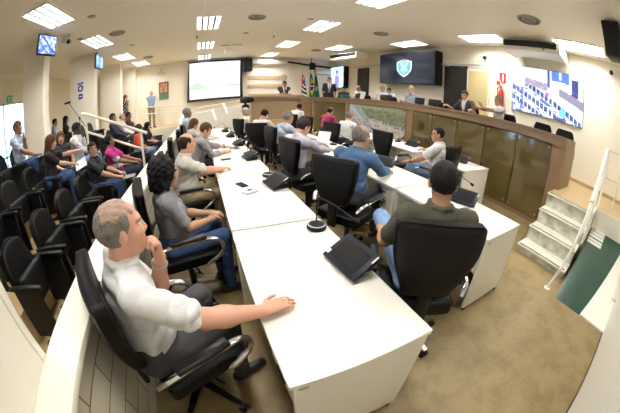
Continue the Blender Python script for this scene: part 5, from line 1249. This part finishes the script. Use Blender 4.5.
person('standing woman in black patterned dress beside the last pillar', -3.60, 12.55, 120, z=.72, stand=True, sl='none', shirt='cloth_black', stripe=(lambda q: (np.sin(q[:,0]*50)*np.sin(q[:,2]*40) > .45).astype(int), M['cloth_warmwhite']), dress=True, hair='long', hc='brown', sk='light', vox=.011, fem=True, s=1.02)
person('standing man in light blue shirt with hands behind his back near the poster', -2.35, 12.75, 150, z=.72, stand=True, hy=0, hp=6, sl='roll', shirt='cloth_sky', legs='khaki', hair='bald', hc='balding', sk='pink', vox=FV, s=1.02, L=(-2.45,12.95,1.55), R=(-2.25,12.95,1.55))
# held papers
small('paper_sheet', 'white paper raised in the hands of the man in lilac shirt', 'paper', MB().box(-.105,.105,-.001,.001,0,.30), 'paper', (1.74,3.78,.82), math.radians(-65)).rotation_euler = (-.5, 0, math.radians(-50))
small('paper_sheet', 'white paper held up by the white-shirted man before the landscape', 'paper', MB().box(-.105,.105,-.001,.001,0,.22), 'paper', (3.36,5.80,.84), 0).rotation_euler = (-.9, 0, math.radians(-40))
small('paper_sheet', 'white papers on the lap of the long-haired woman', 'paper', MB().box(-.105,.105,-.148,.148,0,.003), 'paper', (-2.08,4.08,1.00), 0).rotation_euler = (.35,-.25,.4)
small('paper_sheet', 'white paper on the lap of the bearded man by the glazed opening', 'paper', MB().box(-.105,.105,-.148,.148,0,.003), 'paper', (-2.95,4.05,1.29), 0).rotation_euler = (0,-.1,.2)
t = thing('tablet', 'dark tablet held by the woman in black polo shirt', 'tablet', (-1.22,4.10,.66), .2); MB().rbox(-.09,.09,-.12,.12,-.005,.005,.004,2).build('case', 'plastic', t); MB().box(-.08,.08,-.11,.11,.005,.006).build('screen', 'screen_pale' if 'screen_pale' in M else mat('screen_pale', (.3,.32,.36), .2), t)
# ------------------------------------------------------------------ world, lens, exposure
wd = bpy.data.worlds.new('World'); S.world = wd; wd.use_nodes = True
bg = wd.node_tree.nodes['Background']; bg.inputs[0].default_value = (.72,.86,1,1); bg.inputs[1].default_value = 2.2
cd = bpy.data.cameras.new('camera'); cam = bpy.data.objects.new('camera', cd); COL.objects.link(cam); S.camera = cam
yaw, pitch, roll = 0.3961222575, 0.3967837561, 0.0197317964
cy, sy, cp, sp = math.cos(yaw), math.sin(yaw), math.cos(pitch), math.sin(pitch)
F_ = Vector((sy*cp, cy*cp, -sp)); R_ = Vector((cy, -sy, 0)); U_ = R_.cross(F_)
c, s_ = math.cos(roll), math.sin(roll); R2, U2 = c*R_+s_*U_, -s_*R_+c*U_
cam.matrix_world = Matrix(((R2.x,U2.x,-F_.x,0),(R2.y,U2.y,-F_.y,0),(R2.z,U2.z,-F_.z,1.611),(0,0,0,1)))
cd.type = 'PANO'; cd.sensor_width = 36; cd.sensor_fit = 'HORIZONTAL'; cd.clip_start = .05
for tgt in (cd, getattr(cd, 'cycles', None)):
    try:
        tgt.panorama_type = 'FISHEYE_EQUISOLID'; tgt.fisheye_lens = 16.0; tgt.fisheye_fov = math.radians(180)
    except Exception as e: print('cam', e)
S.view_settings.view_transform = 'Standard'; S.view_settings.look = 'None'; S.view_settings.gamma = 1; S.view_settings.use_curve_mapping = False
S.view_settings.exposure = EXPO
S.cycles.max_bounces = 8; S.cycles.diffuse_bounces = 5; S.cycles.glossy_bounces = 3; S.cycles.transmission_bounces = 4
S.cycles.caustics_reflective = False; S.cycles.caustics_refractive = False; S.cycles.sample_clamp_indirect = 6
S.cycles.use_denoising = True
for l, w_ in HEADS if DEBUG else []: print('HEAD', l[:40], tuple(round(float(q), 2) for q in w_))
